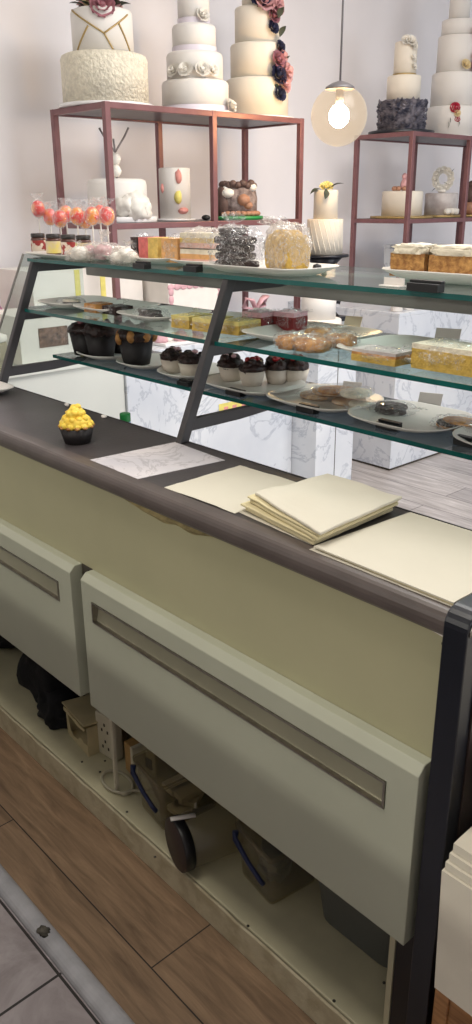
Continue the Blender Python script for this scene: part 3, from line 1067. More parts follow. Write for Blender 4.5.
def drawer(x0, x1):
    yb, yf, zt, zb = .0, -.032, .690, .372
    e = .013                                              # chamfered top edge
    sx0, sx1, sz0, sz1 = x0 + .038, x1 - .052, .592, .639
    rec = .017
    bm = bmn()
    # outline section swept in X; front face with a recessed handle slot
    vs = {}
    def v(x, y, z):
        k = (round(x, 5), round(y, 5), round(z, 5))
        if k not in vs: vs[k] = bm.verts.new((x, y, z))
        return vs[k]
    def quad(*p): bm.faces.new([v(*q) for q in p])
    X = [x0, sx0, sx1, x1]; Z = [zb, sz0, sz1, zt - e]
    for i in range(3):
        for j in range(3):
            if i == 1 and j == 1: continue
            quad((X[i], yf, Z[j]), (X[i + 1], yf, Z[j]), (X[i + 1], yf, Z[j + 1]), (X[i], yf, Z[j + 1]))
    for i in range(3):
        quad((X[i], yf, zt - e), (X[i + 1], yf, zt - e), (X[i + 1], yf + e, zt), (X[i], yf + e, zt))
        quad((X[i], yf + e, zt), (X[i + 1], yf + e, zt), (X[i + 1], yb - .001, zt), (X[i], yb - .001, zt))
        quad((X[i], yb - .001, zb), (X[i + 1], yb - .001, zb), (X[i + 1], yf, zb), (X[i], yf, zb))
    quad((x0, yb - .001, zb), (x1, yb - .001, zb), (x1, yb - .001, zt), (x0, yb - .001, zt))
    for x in (x0, x1):
        bm.faces.new([v(*q) for q in ((x, yf, zb), (x, yf, sz0), (x, yf, sz1), (x, yf, zt - e), (x, yf + e, zt), (x, yb - .001, zt), (x, yb - .001, zb))])
    yr = yf + rec
    quad((sx0, yf, sz0), (sx1, yf, sz0), (sx1, yr, sz0), (sx0, yr, sz0))
    quad((sx0, yf, sz1), (sx1, yf, sz1), (sx1, yr, sz1), (sx0, yr, sz1))
    quad((sx0, yf, sz0), (sx0, yr, sz0), (sx0, yr, sz1), (sx0, yf, sz1))
    quad((sx1, yf, sz0), (sx1, yr, sz0), (sx1, yr, sz1), (sx1, yf, sz1))
    quad((sx0, yr, sz0), (sx1, yr, sz0), (sx1, yr, sz1), (sx0, yr, sz1))
    bmesh.ops.recalc_face_normals(bm, faces=bm.faces)
    d = part('drawer', bm, M['drawer'], t, .0015, world=True)
    bm = bmn()
    w = .0035
    for a, b, c_, d_ in ((sx0, sx1, sz0, sz0 + w), (sx0, sx1, sz1 - w, sz1), (sx0, sx0 + w, sz0 + w, sz1 - w), (sx1 - w, sx1, sz0 + w, sz1 - w)):
        span(bm, a, b, yf - .0022, yf + rec - .002, c_, d_)
    bmesh.ops.translate(bm, verts=bm.verts, vec=-Vector(t.location))
    h = part('handle_frame', bm, M['chrome'], d, label='metal recessed handle')
    # sloping finger scoop at the back of the recess
    bm = bmn()
    prism(bm, [(yr - .0006, sz0 + w), (yf + .006, sz0 + w), (yr - .0006, sz1 - w)], 'x', sx0 + w, sx1 - w)
    bmesh.ops.translate(bm, verts=bm.verts, vec=-Vector(t.location))
    part('finger_scoop', bm, M['recess'], d)
    return d


drawer(-1.338, -.496)
drawer(-2.222, -1.380)
bm = bmn(); span(bm, -1.379, -1.339, -.001, .012, .372, .69); part('drawer_gap', bm, M['dark'], t, world=True)
# pale inner leg at the navy end
bm = bmn(); span(bm, -.556, -.545, .02, .06, PT, .40); part('support_leg', bm, M['plinth'], t, .001, world=True)
bm = bmn(); span(bm, -.544, CX1 - .0005, .022, .04, PT + .0005, .40); part('kick_filler', bm, M['navy'], t, world=True)
# navy end panel
bm = bmn()
ez = .934
pts = [(-.024, .0), (-.024, ez - .024)] + [(-.024 + .024 * (1 - math.cos(a)), ez - .024 + .024 * math.sin(a)) for a in [PI / 2 * k / 6 for k in range(1, 7)]] + [(.30, ez), (.30, 0)]
prism(bm, pts, 'x', CX1, -.451)
ep = part('end_panel', bm, M['navy'], t, .002, world=True)
bm = bmn(); span(bm, -.4508, -.4480, .004, .30, .02, ez - .03); bmesh.ops.translate(bm, verts=bm.verts, vec=-Vector(t.location)); part('veneer', bm, M['brownside'], ep)
bm = bmn()
for off in (0,): tube(bm, [(-.4500, y, z) for y, z in [(p_[0] + .004, p_[1] - .004) for p_ in pts[1:8]] + [(.29, ez - .006)]], .0014, 6)
bmesh.ops.translate(bm, verts=bm.verts, vec=-Vector(t.location)); part('edge_highlight', bm, M['chrome'], ep)  # thin bright bead put in as the highlight along the panel edge

# worktop with bullnose
WT = .925
w = root('worktop', 'dark grey-brown laminate worktop with a rounded nosing', 'worktop', (-1.47, .1, .886))
bm = bmn(); span(bm, CX0 - .02, CX1 - .0005, .016, .236, .8862, WT); part('slab', bm, M['worktop'], w, world=True)
bm = bmn()
pr = [(.016, .8862), (-.004, .8862)] + [(-.004 - .016 * math.sin(PI * k / 10) ** .8, .8862 + (WT - .8862) * (.5 - .5 * math.cos(PI * k / 10))) for k in range(1, 10)] + [(-.002, WT), (.016, WT)]
prism(bm, pr, 'x', CX0 - .02, CX1 - .0005)
part('nosing', bm, M['nose'], w, world=True, smooth=False)
bm = bmn(); span(bm, CX0 - .02, CX1 - .0005, .2362, .2385, .905, WT + .0015); part('rear_edge_strip', bm, M['frame'], w, world=True)

# ================================================================== DISPLAY SHELVES
ds = root('display_case', 'three-tier glass display shelves on slanted charcoal posts', 'display case', (-1.31, .4, WT))
ZT, ZM, ZB = 1.253, 1.121, .978


def slant(x, w=.018):
    bm = bmn()
    prism(bm, [(.212, WT + .0002), (.236, WT + .0002), (.377, ZT - .0005), (.352, ZT - .0005)], 'x', x - w / 2, x + w / 2)
    p_ = part('post', bm, M['frame'], ds, .002, world=True)
    y_at = lambda z: .236 + (z - WT) * (.377 - .236) / (ZT - WT)
    for z0, z1, ye, zz in ((ZT - .027, ZT - .0005, .66, .012), (ZM - .022, ZM - .0005, .60, .010), (ZB - .030, ZB - .0045, .60, .012)):
        bm = bmn()
        prism(bm, [(y_at(z0) - .004, z0), (y_at(z1) - .004, z1), (ye, z1), (ye, z1 - zz), (y_at(z0) + .14, z0 + .001)], 'x', x - w / 2 + .001, x + w / 2 - .001)
        part('arm', bm, M['frame'], ds, .001, world=True)


for x in (-2.12, -1.31, -.50):
    slant(x)


def pane(name, x0, x1, y0, y1, z, m, th=.009):
    bm = bmn(); span(bm, x0, x1, y0, y1, z, z + th)
    for f in bm.faces:
        f.material_index = 0 if abs(f.normal.z) > .5 else 1
    bm.normal_update()
    for f in bm.faces:
        f.material_index = 0 if abs(f.normal.z) > .5 else 1
    return part(name, bm, [m, M['glass_edge']], ds, world=True)


pane('glass_shelf', -2.14, -.48, .350, .70, ZT, M['glass'])
pane('glass_shelf', -2.14, -.48, .312, .66, ZM, M['glass'])
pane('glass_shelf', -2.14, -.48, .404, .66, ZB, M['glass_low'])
bm = bmn(); span(bm, -2.24, -.48, .60, .66, 1.196, 1.252); part('light_rail', bm, M['rail'], ds, .004, world=True)
bm = bmn()
prism(bm, [(.24, WT + .002), (.405, 1.266), (.60, 1.266), (.60, WT + .002)], 'x', -2.262, -2.256)
part('end_glass', bm, M['end_glass'], ds, world=True)
bm = bmn(); tube(bm, [(-2.259, .239, WT + .004), (-2.259, .404, 1.266)], .0035, 6); part('end_glass_edge', bm, M['rail'], ds, world=True)

GT, GM, GB = ZT + .0093, ZM + .0093, ZB + .0093

# ================================================================== PLATES AND FOOD
def platter(label, cx, cy, W, D, z, h=.016, rz=0.0, group=None, rr=.05):
    t = root('platter', label, 'plate', (cx, cy, z), rz, group)
    bm = bmn()
    R_ = lambda w, d, zz: [(x, y, zz) for x, y in rrect(w, d, min(rr, w / 2.01, d / 2.01), 7)]
    loft(bm, [R_(W - .07, D - .07, 0), R_(W - .05, D - .05, .003), R_(W, D, h), R_(W - .001, D - .001, h + .002), R_(W - .006, D - .006, h + .0015),
              R_(W - .055, D - .055, .0052), R_(W - .075, D - .075, .005)])
    part('dish', bm, M['plate'], t)
    return t


PZ = .0054          # inside floor of a platter


def holder(label, px, py, z, w=.045, h=.016, d=.02):
    p = at(px, py, 2, z)
    t = root('label_holder', label, 'label holder', (p.x, p.y + d / 2 + .001, z), 0, None)
    bm = bmn(); span(bm, -w / 2, w / 2, -d / 2, d / 2, 0, h * .75); part('base', bm, M['black'], t, .001)
    bm = bmn(); span(bm, -w / 2, w / 2, -d * .1, d / 2, h * .751, h); part('clip', bm, M['black'], t, .001)
    return t


def tent(label, px, py, z, w=.05, h=.03, rz=.4, m='cardback'):
    p = at(px, py, 2, z)
    t = root('name_card', label, 'card', (p.x, p.y, z), rz)
    q = math.radians(28)
    bm = bmn()
    prism(bm, [(-.012, .0045), (-.0112, .0045), (-.0112 + h * math.sin(q) + .001, h), (-.012 + h * math.sin(q), h)], 'x', -w / 2, w / 2)
    part('card', bm, M[m], t)
    bm = bmn(); span(bm, -w * .28, w * .28, -.016, .012, 0, .0045); part('clip', bm, M['black'], t)
    return t


def wrap(parent, c, rad, seed, m='cello', tuft=None, floor=0.0):
    """crinkled film round a food, with a gathered tuft"""
    bm = bmn()
    blob(bm, c, rad, 4, .24, 4.2, seed, 0, .80, floor)
    if tuft is not None:
        tz = Vector(tuft)
        n = 14
        prev = None
        for j in range(4):
            rr = (.012, .006, .016, .026)[j] * (rad[2] / .05)
            cur = []
            for i in range(n):
                a = 2 * PI * i / n
                q = rr * (1 + .5 * math.sin(i * 5 + seed) * (j > 1))
                cur.append(bm.verts.new(Vector(c) + tz * (.75 + .18 * j) + Vector((q * math.cos(a), q * math.sin(a), .3 * q * math.sin(3 * a + seed)))))
            if prev:
                for i in range(n):
                    bm.faces.new((prev[i], prev[(i + 1) % n], cur[(i + 1) % n], cur[i])).smooth = True
            prev = cur
    return part('wrapper', bm, M[m], parent)


def bar(name, label, cat, loc, s, layers, rz=0.0, group=None, wrapped=True, seed=0, tuft=None):
    """a cut slice: stacked (name, material, height fraction) layers, then film"""
    t = root(name, label, cat, loc, rz, group)
    z = 0
    for nm, m, f in layers:
        bm = bmn(); h = s[2] * f
        box(bm, (0, 0, z + h / 2), (s[0], s[1], h))
        bmesh.ops.subdivide_edges(bm, edges=bm.edges, cuts=3, use_grid_fill=True)
        for v in bm.verts:
            k = noise.noise(v.co * 60 + Vector((seed, seed * 2, 0)))
            v.co.x += k * .0012; v.co.y += k * .0012
        part(nm, bm, M[m], t, smooth=False)
        z += h
    if wrapped:
        wrap(t, (0, 0, s[2] * .52), (s[0] * .57, s[1] * .57, s[2] * .62), seed, 'cello', tuft)
    return t


def pile(t, name, m, spots, rad, amp=.25, fr=2.5):
    for i, q in enumerate(spots):
        bm = bmn(); blob(bm, q, rad, 2, amp, fr, i + 1)
        part(name, bm, M[m], t)


# ---- top shelf
TZ = GT
platter('white platter under the jam jars at the end of the top shelf', -2.06, .44, .24, .17, TZ, .012, 0, None, .03)
jar_x = [-2.105, -2.045, -1.985, -1.925]
for i in range(4):
    q = at((39, 54, 69, 84)[i], 250, 1, .43)
    t = root('jam_jar', ['jam jar with a striped label at the outer end of the row', 'jam jar with a yellow-green label, second from the outer end',
                         'jam jar with dark content, third from the outer end', 'jam jar half hidden by the clear sweet bags'][i], 'jar', (q.x, .43, TZ + PZ), .3 * i, 'jars on the top shelf')
    bm = bmn(); lathe(bm, [(.019, 0), (.021, .003), (.021, .040), (.018, .045)], n=24); part('glass_body', bm, M['jarfill'], t)
    bm = bmn(); lathe(bm, [(.0214, .005), (.0216, .037)], n=24, cap=False); part('label', bm, M[('jarlab', 'jarlab_y', 'jarlab', 'jarlab_y')[i]], t)
    bm = bmn(); lathe(bm, [(.0195, .0452), (.020, .047), (.020, .054), (.018, .056)], n=24); part('lid', bm, M['jarlid'], t)
LS = root('lollipop_stand', 'white block behind the jars with holes for lollipop sticks', 'stand', (-1.97, .545, TZ + .0002))
bm = bmn(); span(bm, -.15, .22, -.024, .024, 0, .028); part('block', bm, M['card'], LS, .003)
px_l = ((38, 206), (50, 214), (60, 216), (66, 211), (77, 213), (85, 217), (92, 213), (100, 211), (107, 213))
said = ['red and orange wrapped lollipop, the highest one at the outer end', 'second wrapped lollipop in the row above the jars', 'third wrapped lollipop in the row above the jars',
        'fourth wrapped lollipop in the row above the jars', 'middle wrapped lollipop in the row above the jars', 'sixth wrapped lollipop in the row above the jars',
        'seventh wrapped lollipop in the row, beside the copper post', 'wrapped lollipop next to last in the row', 'last wrapped lollipop in the row, nearest the cake slices']
for i, (px, py) in enumerate(px_l):
    q = at(px, py + 3, 1, .545 + (.017 if i % 2 else -.017))
    h = q.z - (TZ + .0282)
    t = root('lollipop', said[i], 'lollipop', (q.x, q.y, TZ + .0285), .7 * i, 'lollipops on the top shelf')
    bm = bmn(); lathe(bm, [(.0022, 0), (.0022, h)], n=8); part('stick', bm, M['card'], t)
    bm = bmn(); blob(bm, (0, 0, h), (.021, .021, .025), 3); part('candy', bm, M['red_candy'], t)
    bm = bmn(); blob(bm, (0, 0, h), (.0235, .0235, .0275), 3, .08, 4, i)
    n = 12
    prev = None
    for j in range(4):
        rr = (.012, .005, .012, .018)[j]
        cur = [bm.verts.new((rr * (1 + .4 * (k % 2) * (j > 1)) * math.cos(2 * PI * k / n), rr * (1 + .4 * (k % 2) * (j > 1)) * math.sin(2 * PI * k / n), h + .018 + .009 * j)) for k in range(n)]
        if prev:
            for k in range(n): bm.faces.new((prev[k], prev[(k + 1) % n], cur[(k + 1) % n], cur[k]))
        prev = cur
    part('wrapper', bm, M['cello'], t)
# clear bags of meringues and sweets
for i, (px, py, w, h, lab) in enumerate(((79, 252, .042, .028, 'clear bag of pale sweets in front of the jam jars'), (101, 254, .055, .042, 'clear bag of pink and white meringues beside the jam jars'),
                                         (124, 254, .036, .030, 'small clear bag of sweets next to the layered cake slices'))):
    yy = (.375, .42, .385)[i]
    q = at(px, py, 1, yy)
    t = root('sweet_bag', lab, 'bag', (q.x, yy, TZ + .0003), .4 * i, 'clear sweet bags')
    rn = random.Random(i)
    pile(t, 'sweet', 'rose_white' if i != 1 else 'pink_ice', [(rn.uniform(-.5, .5) * w, rn.uniform(-.35, .35) * w, .016 + h * .5 * (k // 4) * .5) for k in range(8)], (.017, .015, .014))
    wrap(t, (0, 0, h * .5), (w, w * .75, h * .6), i + 2, 'cello_white', (.3 * w, -.2 * w, h), floor=0.0)

P1 = platter('long white platter under the layered sponge slices on the top shelf', -1.77, .485, .31, .16, TZ, .014)
sl = (('berry_slice', 'dark berry cake slice at the end of the layered row', 136, .032, 'sponge_r', 'choc_cake'), ('sponge_slice', 'coral red sponge slice between the berry and straw slices', 145, .042, 'sponge_r', 'sponge_r'),
      ('sponge_slice', 'straw yellow sponge slice in the layered row', 154.5, .042, 'sponge_y', 'sponge_y'), ('sponge_slice', 'wide orange sponge slice under shiny film', 171, .068, 'sponge_o', 'sponge_o'))
for i, (nm, lab, px, w, top, low) in enumerate(sl):
    q = at(px, 252, 1, .455)
    bar(nm, lab, 'cake slice', (q.x, .48, TZ + PZ), (w * .93, .06, .055), (('lower_layer', low, .55), ('upper_layer', top if i else 'choc', .45)), 0, 'slices on the top shelf', i in (0, 3), i)
P2 = platter('white platter under two stacked wrapped slices, beside the dark bag', -1.525, .49, .17, .15, TZ, .014)
for i, (z, lab) in enumerate(((0, 'lower of two stacked wrapped peach slices'), (.036, 'upper of two stacked wrapped peach slices'))):
    bar('wrapped_slice', lab, 'cake slice', (-1.535, .49, TZ + PZ + z), (.105, .065, .033), (('peach_layer', 'sponge_p', .34), ('orange_layer', 'sponge_o' if i == 0 else 'sponge_y', .33), ('cream_layer', 'crust', .33)), .1, 'slices on the top shelf', False, 5 + i)
    if i == 1:
        t_ = bpy.data.objects['wrapped_slice.001']
        wrap(t_, (0, 0, .012), (.062, .043, .032), 9, 'cello_white', (.06, -.01, .03), floor=-.001)

P3 = platter('white platter carrying the dark bag and the yellow loaf', -1.275, .445, .30, .17, TZ, .016)
q = at(236, 262, 1, .435)
t = root('biscuit_bag', 'clear bag of dark chocolate biscuits on the white platter', 'bag', (q.x, .435, TZ + PZ), .1)
rn = random.Random(11)
for k in range(9):
    bm = bmn(); blob(bm, (-.022 + .044 * (k % 2) + rn.uniform(-.006, .006), rn.uniform(-.006, .006), .009 + .0165 * (k // 2)), (.024, .028, .0085), 3, .12, 3, k, 0, .55); part('biscuit', bm, M['choc_cake'], t)
wrap(t, (0, 0, .042), (.066, .045, .046), 3, 'cello', (-.01, 0, .055))
q = at(287, 262, 1, .45)
t = root('wrapped_loaf', 'yellow cake loaf in clear film next to the dark bag', 'loaf', (q.x, .45, TZ + PZ), -.2)
for k in range(5):
    bm = bmn(); blob(bm, (-.036 + .018 * k, 0, .036 + .004 * (k % 2)), (.0088, .030, .038 + .004 * (k % 2)), 3, .08, 3, k, 0, .6, floor=0); part('slice', bm, M['lemon'], t)
wrap(t, (.002, 0, .046), (.054, .040, .050), 6, 'cello_white', (-.045, .0, .045))
q = at(311, 265, 2, TZ + .012)
single('black_stopper', (lambda b: (lathe(b, [(.009, 0), (.010, .004), (.008, .012), (0, .015)], n=16), b)[1])(bmn()), M['black'], 'small black stopper lying on the platter beside the yellow loaf', 'stopper', loc=(-1.165, .475, TZ + .0075))

P4 = platter('white platter under two golden crumb slabs on the top shelf', -.80, .54, .42, .17, TZ, .020)
for i, (px, w, lab) in enumerate(((405, .078, 'golden crumb slab with cream topping, nearer the lollipops'), (449, .095, 'golden crumb slab with cream topping, nearer the navy panel'))):
    q = at(px, 266, 1, .50)
    t = root('crumb_slab', lab, 'cake slab', (q.x, .535, TZ + PZ), 0, 'crumb slabs')
    bm = bmn(); box(bm, (0, 0, .021), (w, .06, .042)); bmesh.ops.subdivide_edges(bm, edges=bm.edges, cuts=6, use_grid_fill=True)
    for v in bm.verts:
        k = noise.noise_vector(v.co * 90)
        v.co += Vector((k.x, k.y, 0 if v.co.z < .001 else k.z)) * .0018
    part('crumb_base', bm, M['crumb'], t)
    bm = bmn(); blob(bm, (0, 0, .047), (w * .52, .033, .012), 4, .28, 5, i + 3, 0, .55, floor=.0415); part('cream_topping', bm, M['crust'], t)
q = at(388, 287, 2, TZ)
t = root('name_card', 'small blank card lying at the shelf edge in front of the crumb slabs', 'card', (q.x, q.y + .012, TZ + .0003), 0)
bm = bmn(); span(bm, -.022, .022, -.010, .012, 0, .002); part('foot', bm, M['card'], t)
bm = bmn(); span(bm, -.022, .022, .004, .006, .002, .014); part('face', bm, M['card'], t)
holder('black label holder in front of the layered sponge slices', 138, 269, TZ)
holder('black label holder in front of the stacked peach slices', 189, 272, TZ)
holder('long black label holder in front of the crumb slabs', 421, 292, TZ, .062, .018)

# ---- middle shelf
MZ = GM
mids = [(-2.055, .45, .17, .20, 'white platter at the post end of the middle shelf'), (-1.875, .46, .19, .20, 'white platter with the tan and black wrapped bars'),
        (-1.665, .46, .20, .20, 'white platter with the black wrapped biscuits'), (-1.435, .47, .23, .22, 'white platter with the wrapped yellow bars'),
        (-1.175, .475, .25, .23, 'white platter with red velvet slices and golden pastries'), (-.905, .465, .25, .22, 'white platter with the thin layered bar slice'),
        (-.645, .465, .24, .22, 'white platter with the yellow cake slab')]
for x, y, W_, D_, lab in mids:
    platter(lab, x, y, W_, D_, MZ, .016, 0, 'platters on the middle shelf')


def onp(px, py, z=MZ + .008):
    q = at(px, py, 2, z)
    return q


def flat_pack(name, label, px, py, w, d, h, m, n, seed, shelf, group=None, rz=0.0, film_=True, tuft=None):
    """a wrapped packet of n biscuits"""
    q = away(at(px, py, 2, shelf + .008), d / 2)
    t = root(name, label, 'packet', (q.x, q.y, shelf + PZ), rz, group)
    rn = random.Random(seed)
    for k in range(n):
        bm = bmn()
        z = h / n * (k + .0)
        lathe(bm, [(w * .36, 0), (w * .38, h / n * .3), (w * .36, h / n * .85), (0, h / n * .95)], (rn.uniform(-.12, .12) * w, rn.uniform(-.1, .1) * d, z), 20, sx=1.15, sy=d / w)
        part('biscuit', bm, M[m if isinstance(m, str) else m[k % len(m)]], t)
    if film_:
        wrap(t, (0, 0, h * .55), (w * .58, d * .58, h * .75), seed, 'cello', tuft)
    return t


flat_pack('wrapped_biscuits', 'pale wrapped biscuits at the post end of the middle shelf', 72, 306, .07, .06, .018, ['crust', 'choc_cake'], 3, 1, MZ)
q = onp(99, 312)
bar('wrapped_bar', 'tan wrapped bar beside a black one', 'bar', (away(q, .03).x, away(q, .03).y, MZ + PZ), (.055, .055, .022), (('bar', 'golden', 1),), 0, 'wrapped bars', True, 3)
q = onp(118, 314)
bar('wrapped_bar', 'black wrapped bar beside the tan one', 'bar', (away(q, .03).x, away(q, .03).y, MZ + PZ), (.06, .055, .020), (('bar', 'choc_cake', 1),), 0, 'wrapped bars', True, 4, (.03, 0, .02))
flat_pack('wrapped_biscuits', 'black wrapped biscuits behind the white platter edge on the middle shelf', 152, 320, .09, .06, .022, 'choc', 3, 6, MZ)
for i, (px, py, lab) in enumerate(((192, 328, 'wrapped yellow bar nearest the dark biscuits'), (213, 331, 'wrapped yellow bar just before the slanted post'), (240, 334, 'wrapped yellow bar beyond the slanted post'))):
    q = onp(px, py)
    bar('wrapped_bar', lab, 'bar', (away(q, .04).x, away(q, .04).y, MZ + PZ), (.058, .075, .028), (('base', 'lemon', .7), ('icing', 'lemon_pale', .3)), .1, 'wrapped yellow bars', True, 10 + i, (.03, -.02, .025))
for i, (px, py, yy, lab) in enumerate(((256, 337, .47, 'red velvet slice nearest the slanted post'), (287, 336, .52, 'red velvet slice behind the golden pastries'))):
    q = at(px, py, 1, yy)
    bar('velvet_slice', lab, 'cake slice', (q.x + .01, yy, MZ + PZ), (.055, .055, .040), (('velvet_layer', 'velvet', .75), ('icing', 'pink_ice', .25)), .15, 'red velvet slices', True, 15 + i, (.03, 0, .02))
for i, (px, py, w, lab) in enumerate(((291, 347, .055, 'golden wrapped pastry in front of the red velvet slices'), (313, 350, .07, 'golden wrapped pastry in the middle of its platter'), (341, 346, .06, 'golden wrapped pastry nearest the tent card'),
                                      (318, 339, .06, 'golden wrapped pastry behind the other two'))):
    q = onp(px, py, MZ + .012)
    t = root('wrapped_pastry', lab, 'pastry', (away(q, .025).x, away(q, .025).y, MZ + PZ), .2 * i, 'golden wrapped pastries')
    bm = bmn(); blob(bm, (0, 0, .012), (w * .48, .028, .014), 3, .2, 4, i + 1, 0, .7, floor=0); part('pastry', bm, M['golden'], t)
    wrap(t, (0, 0, .015), (w * .56, .034, .018), 20 + i, 'cello', (.04, 0, .012))
q = onp(382, 363)
bar('layered_bar', 'thin layered bar slice with pale top and shiny film', 'bar', (away(q, .03).x, away(q, .03).y, MZ + PZ), (.095, .055, .022), (('biscuit_base', 'lemon', .55), ('caramel', 'golden', .2), ('topping', 'grey_ice', .25)), .02, None, True, 30, (.05, -.01, .02))
q = onp(452, 372)
t = bar('cake_slab', 'yellow cake slab with pale icing under film on the middle shelf', 'cake slab', (away(q, .035).x, away(q, .035).y, MZ + PZ), (.12, .07, .042), (('sponge', 'lemon', .8), ('icing', 'crust', .2)), 0, None, True, 31)
tent('tent card behind the yellow cake slab on the middle shelf', 447, 346, MZ, .05, .034, .35)
tent('tent card behind the golden pastries on the middle shelf', 353, 331, MZ, .04, .032, .3, 'tan_card')
tent('white tent card behind the red velvet slices', 261, 321, MZ, .045, .030, .3, 'card')

# ---- bottom shelf
BZ = GB
bots = [(-1.985, .505, .19, .18, 'white platter under the black-cased cakes next to the end post'), (-1.79, .505, .18, .18, 'white platter under the dripped black-cased cakes'),
        (-1.605, .505, .17, .19, 'white platter under the two white-cased cupcakes'), (-1.385, .505, .25, .19, 'white platter under the berry-topped chocolate cupcakes'),
        (-1.165, .51, .25, .20, 'white platter under the wrapped flat biscuits'), (-.935, .51, .24, .20, 'white platter under the black wrapped biscuits on the bottom shelf'), (-.695, .515, .23, .20, 'white platter at the navy-panel end of the bottom shelf')]
for x, y, W_, D_, lab in bots:
    platter(lab, x, y, W_, D_, BZ, .016, 0, 'platters on the bottom shelf', .075)


def tulip_cake(label, x, y, s=1.0, drip=False, loc_z=BZ + PZ, rz=0.0):
    t = root('muffin', label, 'muffin', (x, y, loc_z), rz, 'black-cased muffins')
    bm = bmn(); lathe(bm, [(.030 * s, 0), (.033 * s, .02), (.040 * s, .062 * s), (.038 * s, .062 * s), (.03 * s, .05 * s)], n=40, wob=lambda a, k, r: r * (1 + .025 * math.cos(20 * a) * (k > 0)), cap=True); part('paper_case', bm, M['tulip'], t)
    bm = bmn(); blob(bm, (0, 0, .066 * s), (.044 * s, .044 * s, .022 * s), 3, .2, 4, int(x * 100), 0); part('chocolate_top', bm, M['choc'], t)
    if drip:
        bm = bmn()
        for k in range(7): blob(bm, (.040 * s * math.cos(k * .9), .040 * s * math.sin(k * .9), .066 * s - .004 * (k % 3)), (.012, .012, .016), 2, .2, 3, k)
        part('caramel_drip', bm, M['golden'], t)
    bm = bmn()
    for k in range(3): blob(bm, (.02 * math.cos(k * 2.1 - 1), .02 * math.sin(k * 2.1 - 1), .087 * s), (.009, .009, .007), 2)
    part('topping', bm, M['rose_mauve'], t)
    return t


for px, py, s, dr, lab in ((86, 352, 1.0, False, 'black-cased chocolate muffin closest to the end post'), (102, 355, 1.05, False, 'black-cased chocolate muffin second from the end post'), (137, 362, 1.1, True, 'black-cased muffin with caramel drips'),
                           (123, 350, .9, True, 'black-cased muffin behind the caramel-dripped one')):
    q = at(px, py + 3, 2, BZ + .008)
    q = away(q, .036); tulip_cake(lab, q.x, q.y, s * 1.08, dr)


def cupcake(label, x, y, s=1.0, berries=True, rz=0.0, seed=0):
    t = root('cupcake', label, 'cupcake', (x, y, BZ + PZ), rz, 'white-cased cupcakes')
    bm = bmn(); lathe(bm, [(.024 * s, 0), (.033 * s, .036 * s), (.031 * s, .036 * s), (.022 * s, .028 * s)], n=60, wob=lambda a, k, r: r * (1 + .02 * math.cos(30 * a))); part('paper_case', bm, M['case'], t)
    bm = bmn()
    rn = random.Random(seed)
    blob(bm, (0, 0, .042 * s), (.033 * s, .033 * s, .018 * s), 3, .25, 4, seed)
    for k in range(12): blob(bm, (rn.uniform(-.022, .022) * s, rn.uniform(-.022, .022) * s, .052 * s + rn.uniform(-.004, .008)), (.011, .011, .009), 2, .3, 3, k)
    part('chocolate_icing', bm, M['choc'], t)
    if berries:
        bm = bmn()
        for k in range(5): blob(bm, (rn.uniform(-.016, .016) * s, rn.uniform(-.016, .016) * s, .064 * s), (.008, .008, .007), 2)
        part('berries', bm, M['berry'], t)
    else:
        bm = bmn()
        for k in range(3): blob(bm, (rn.uniform(-.014, .014) * s, rn.uniform(-.014, .014) * s, .064 * s), (.007, .007, .005), 2)
        part('sugar_pieces', bm, M['pink_ice'], t)
    return t


for i, (px, py, b, lab) in enumerate(((173, 373, False, 'chocolate cupcake in a white case beside the black-cased muffins'), (191, 377, False, 'chocolate cupcake in a white case just before the slanted post'),
                                      (231, 381, False, 'chocolate cupcake in a white case just beyond the slanted post'), (252, 386, True, 'berry-topped chocolate cupcake at the front of its platter'),
                                      (277, 384, True, 'berry-topped chocolate cupcake second beyond the slanted post'), (296, 384, True, 'berry-topped chocolate cupcake nearest the flat biscuits'))):
    q = at(px, py, 2, BZ + .008)
    q = away(q, .028); cupcake(lab, q.x, q.y, .95, b, .3 * i, i + 1)

q0 = at(320, 403, 2, BZ + .01)
for i in range(5):
    t = root('wrapped_cookie', ['flat wrapped cookie lowest on its platter', 'flat wrapped cookie leaning on the lowest one', 'dark-edged flat cookie in the middle of the platter', 'flat wrapped cookie towards the tent card', 'topmost flat wrapped cookie'][i],
             'cookie', (q0.x - .055 + .028 * i, q0.y + .05 + .012 * (i % 2), BZ + PZ + .0105 * (i % 3 if i < 4 else 2.2)), .5 * i, 'flat wrapped cookies')
    bm = bmn(); lathe(bm, [(.030, 0), (.034, .003), (.033, .008), (0, .010)], n=28, sx=1.2, wob=lambda a, k, r: r * (1 + .04 * noise.noise(Vector((math.cos(a) * 2, math.sin(a) * 2, i))))); part('biscuit', bm, M[['cookie', 'cookie', 'golden', 'cookie', 'crust'][i]], t)
    bm = bmn(); blob(bm, (0, 0, .0075), (.046, .040, .0078), 3, .18, 3, i, 0, .7); part('wrapper', bm, M['cello'], t)
flat_pack('wrapped_biscuits', 'flat black wrapped biscuits on the bottom shelf', 392, 415, .085, .07, .016, 'choc_cake', 2, 41, BZ, tuft=(.06, 0, .01))
flat_pack('wrapped_biscuits', 'pale wrapped biscuits beside the black ones on the bottom shelf', 362, 411, .06, .06, .014, 'crust', 2, 42, BZ)
flat_pack('wrapped_biscuits', 'golden wrapped biscuits at the navy-panel end of the bottom shelf', 458, 432, .09, .07, .018, ['golden', 'choc_cake'], 3, 43, BZ, tuft=(.05, 0, .01))
tent('tent card behind the flat cookies on the bottom shelf', 352, 394, BZ, .045, .028, .35)
tent('tent card behind the black biscuits on the bottom shelf', 430, 407, BZ, .05, .03, .35)
holder('black label holder before the white-cased cupcakes', 182, 386, BZ, .045, .014)
holder('black label holder before the berry-topped cupcakes', 232, 396, BZ, .05, .014)
holder('black label holder before the flat cookies', 304, 413, BZ, .05, .016)
holder('black label holder before the black biscuits on the bottom shelf', 385, 430, BZ, .05, .016)
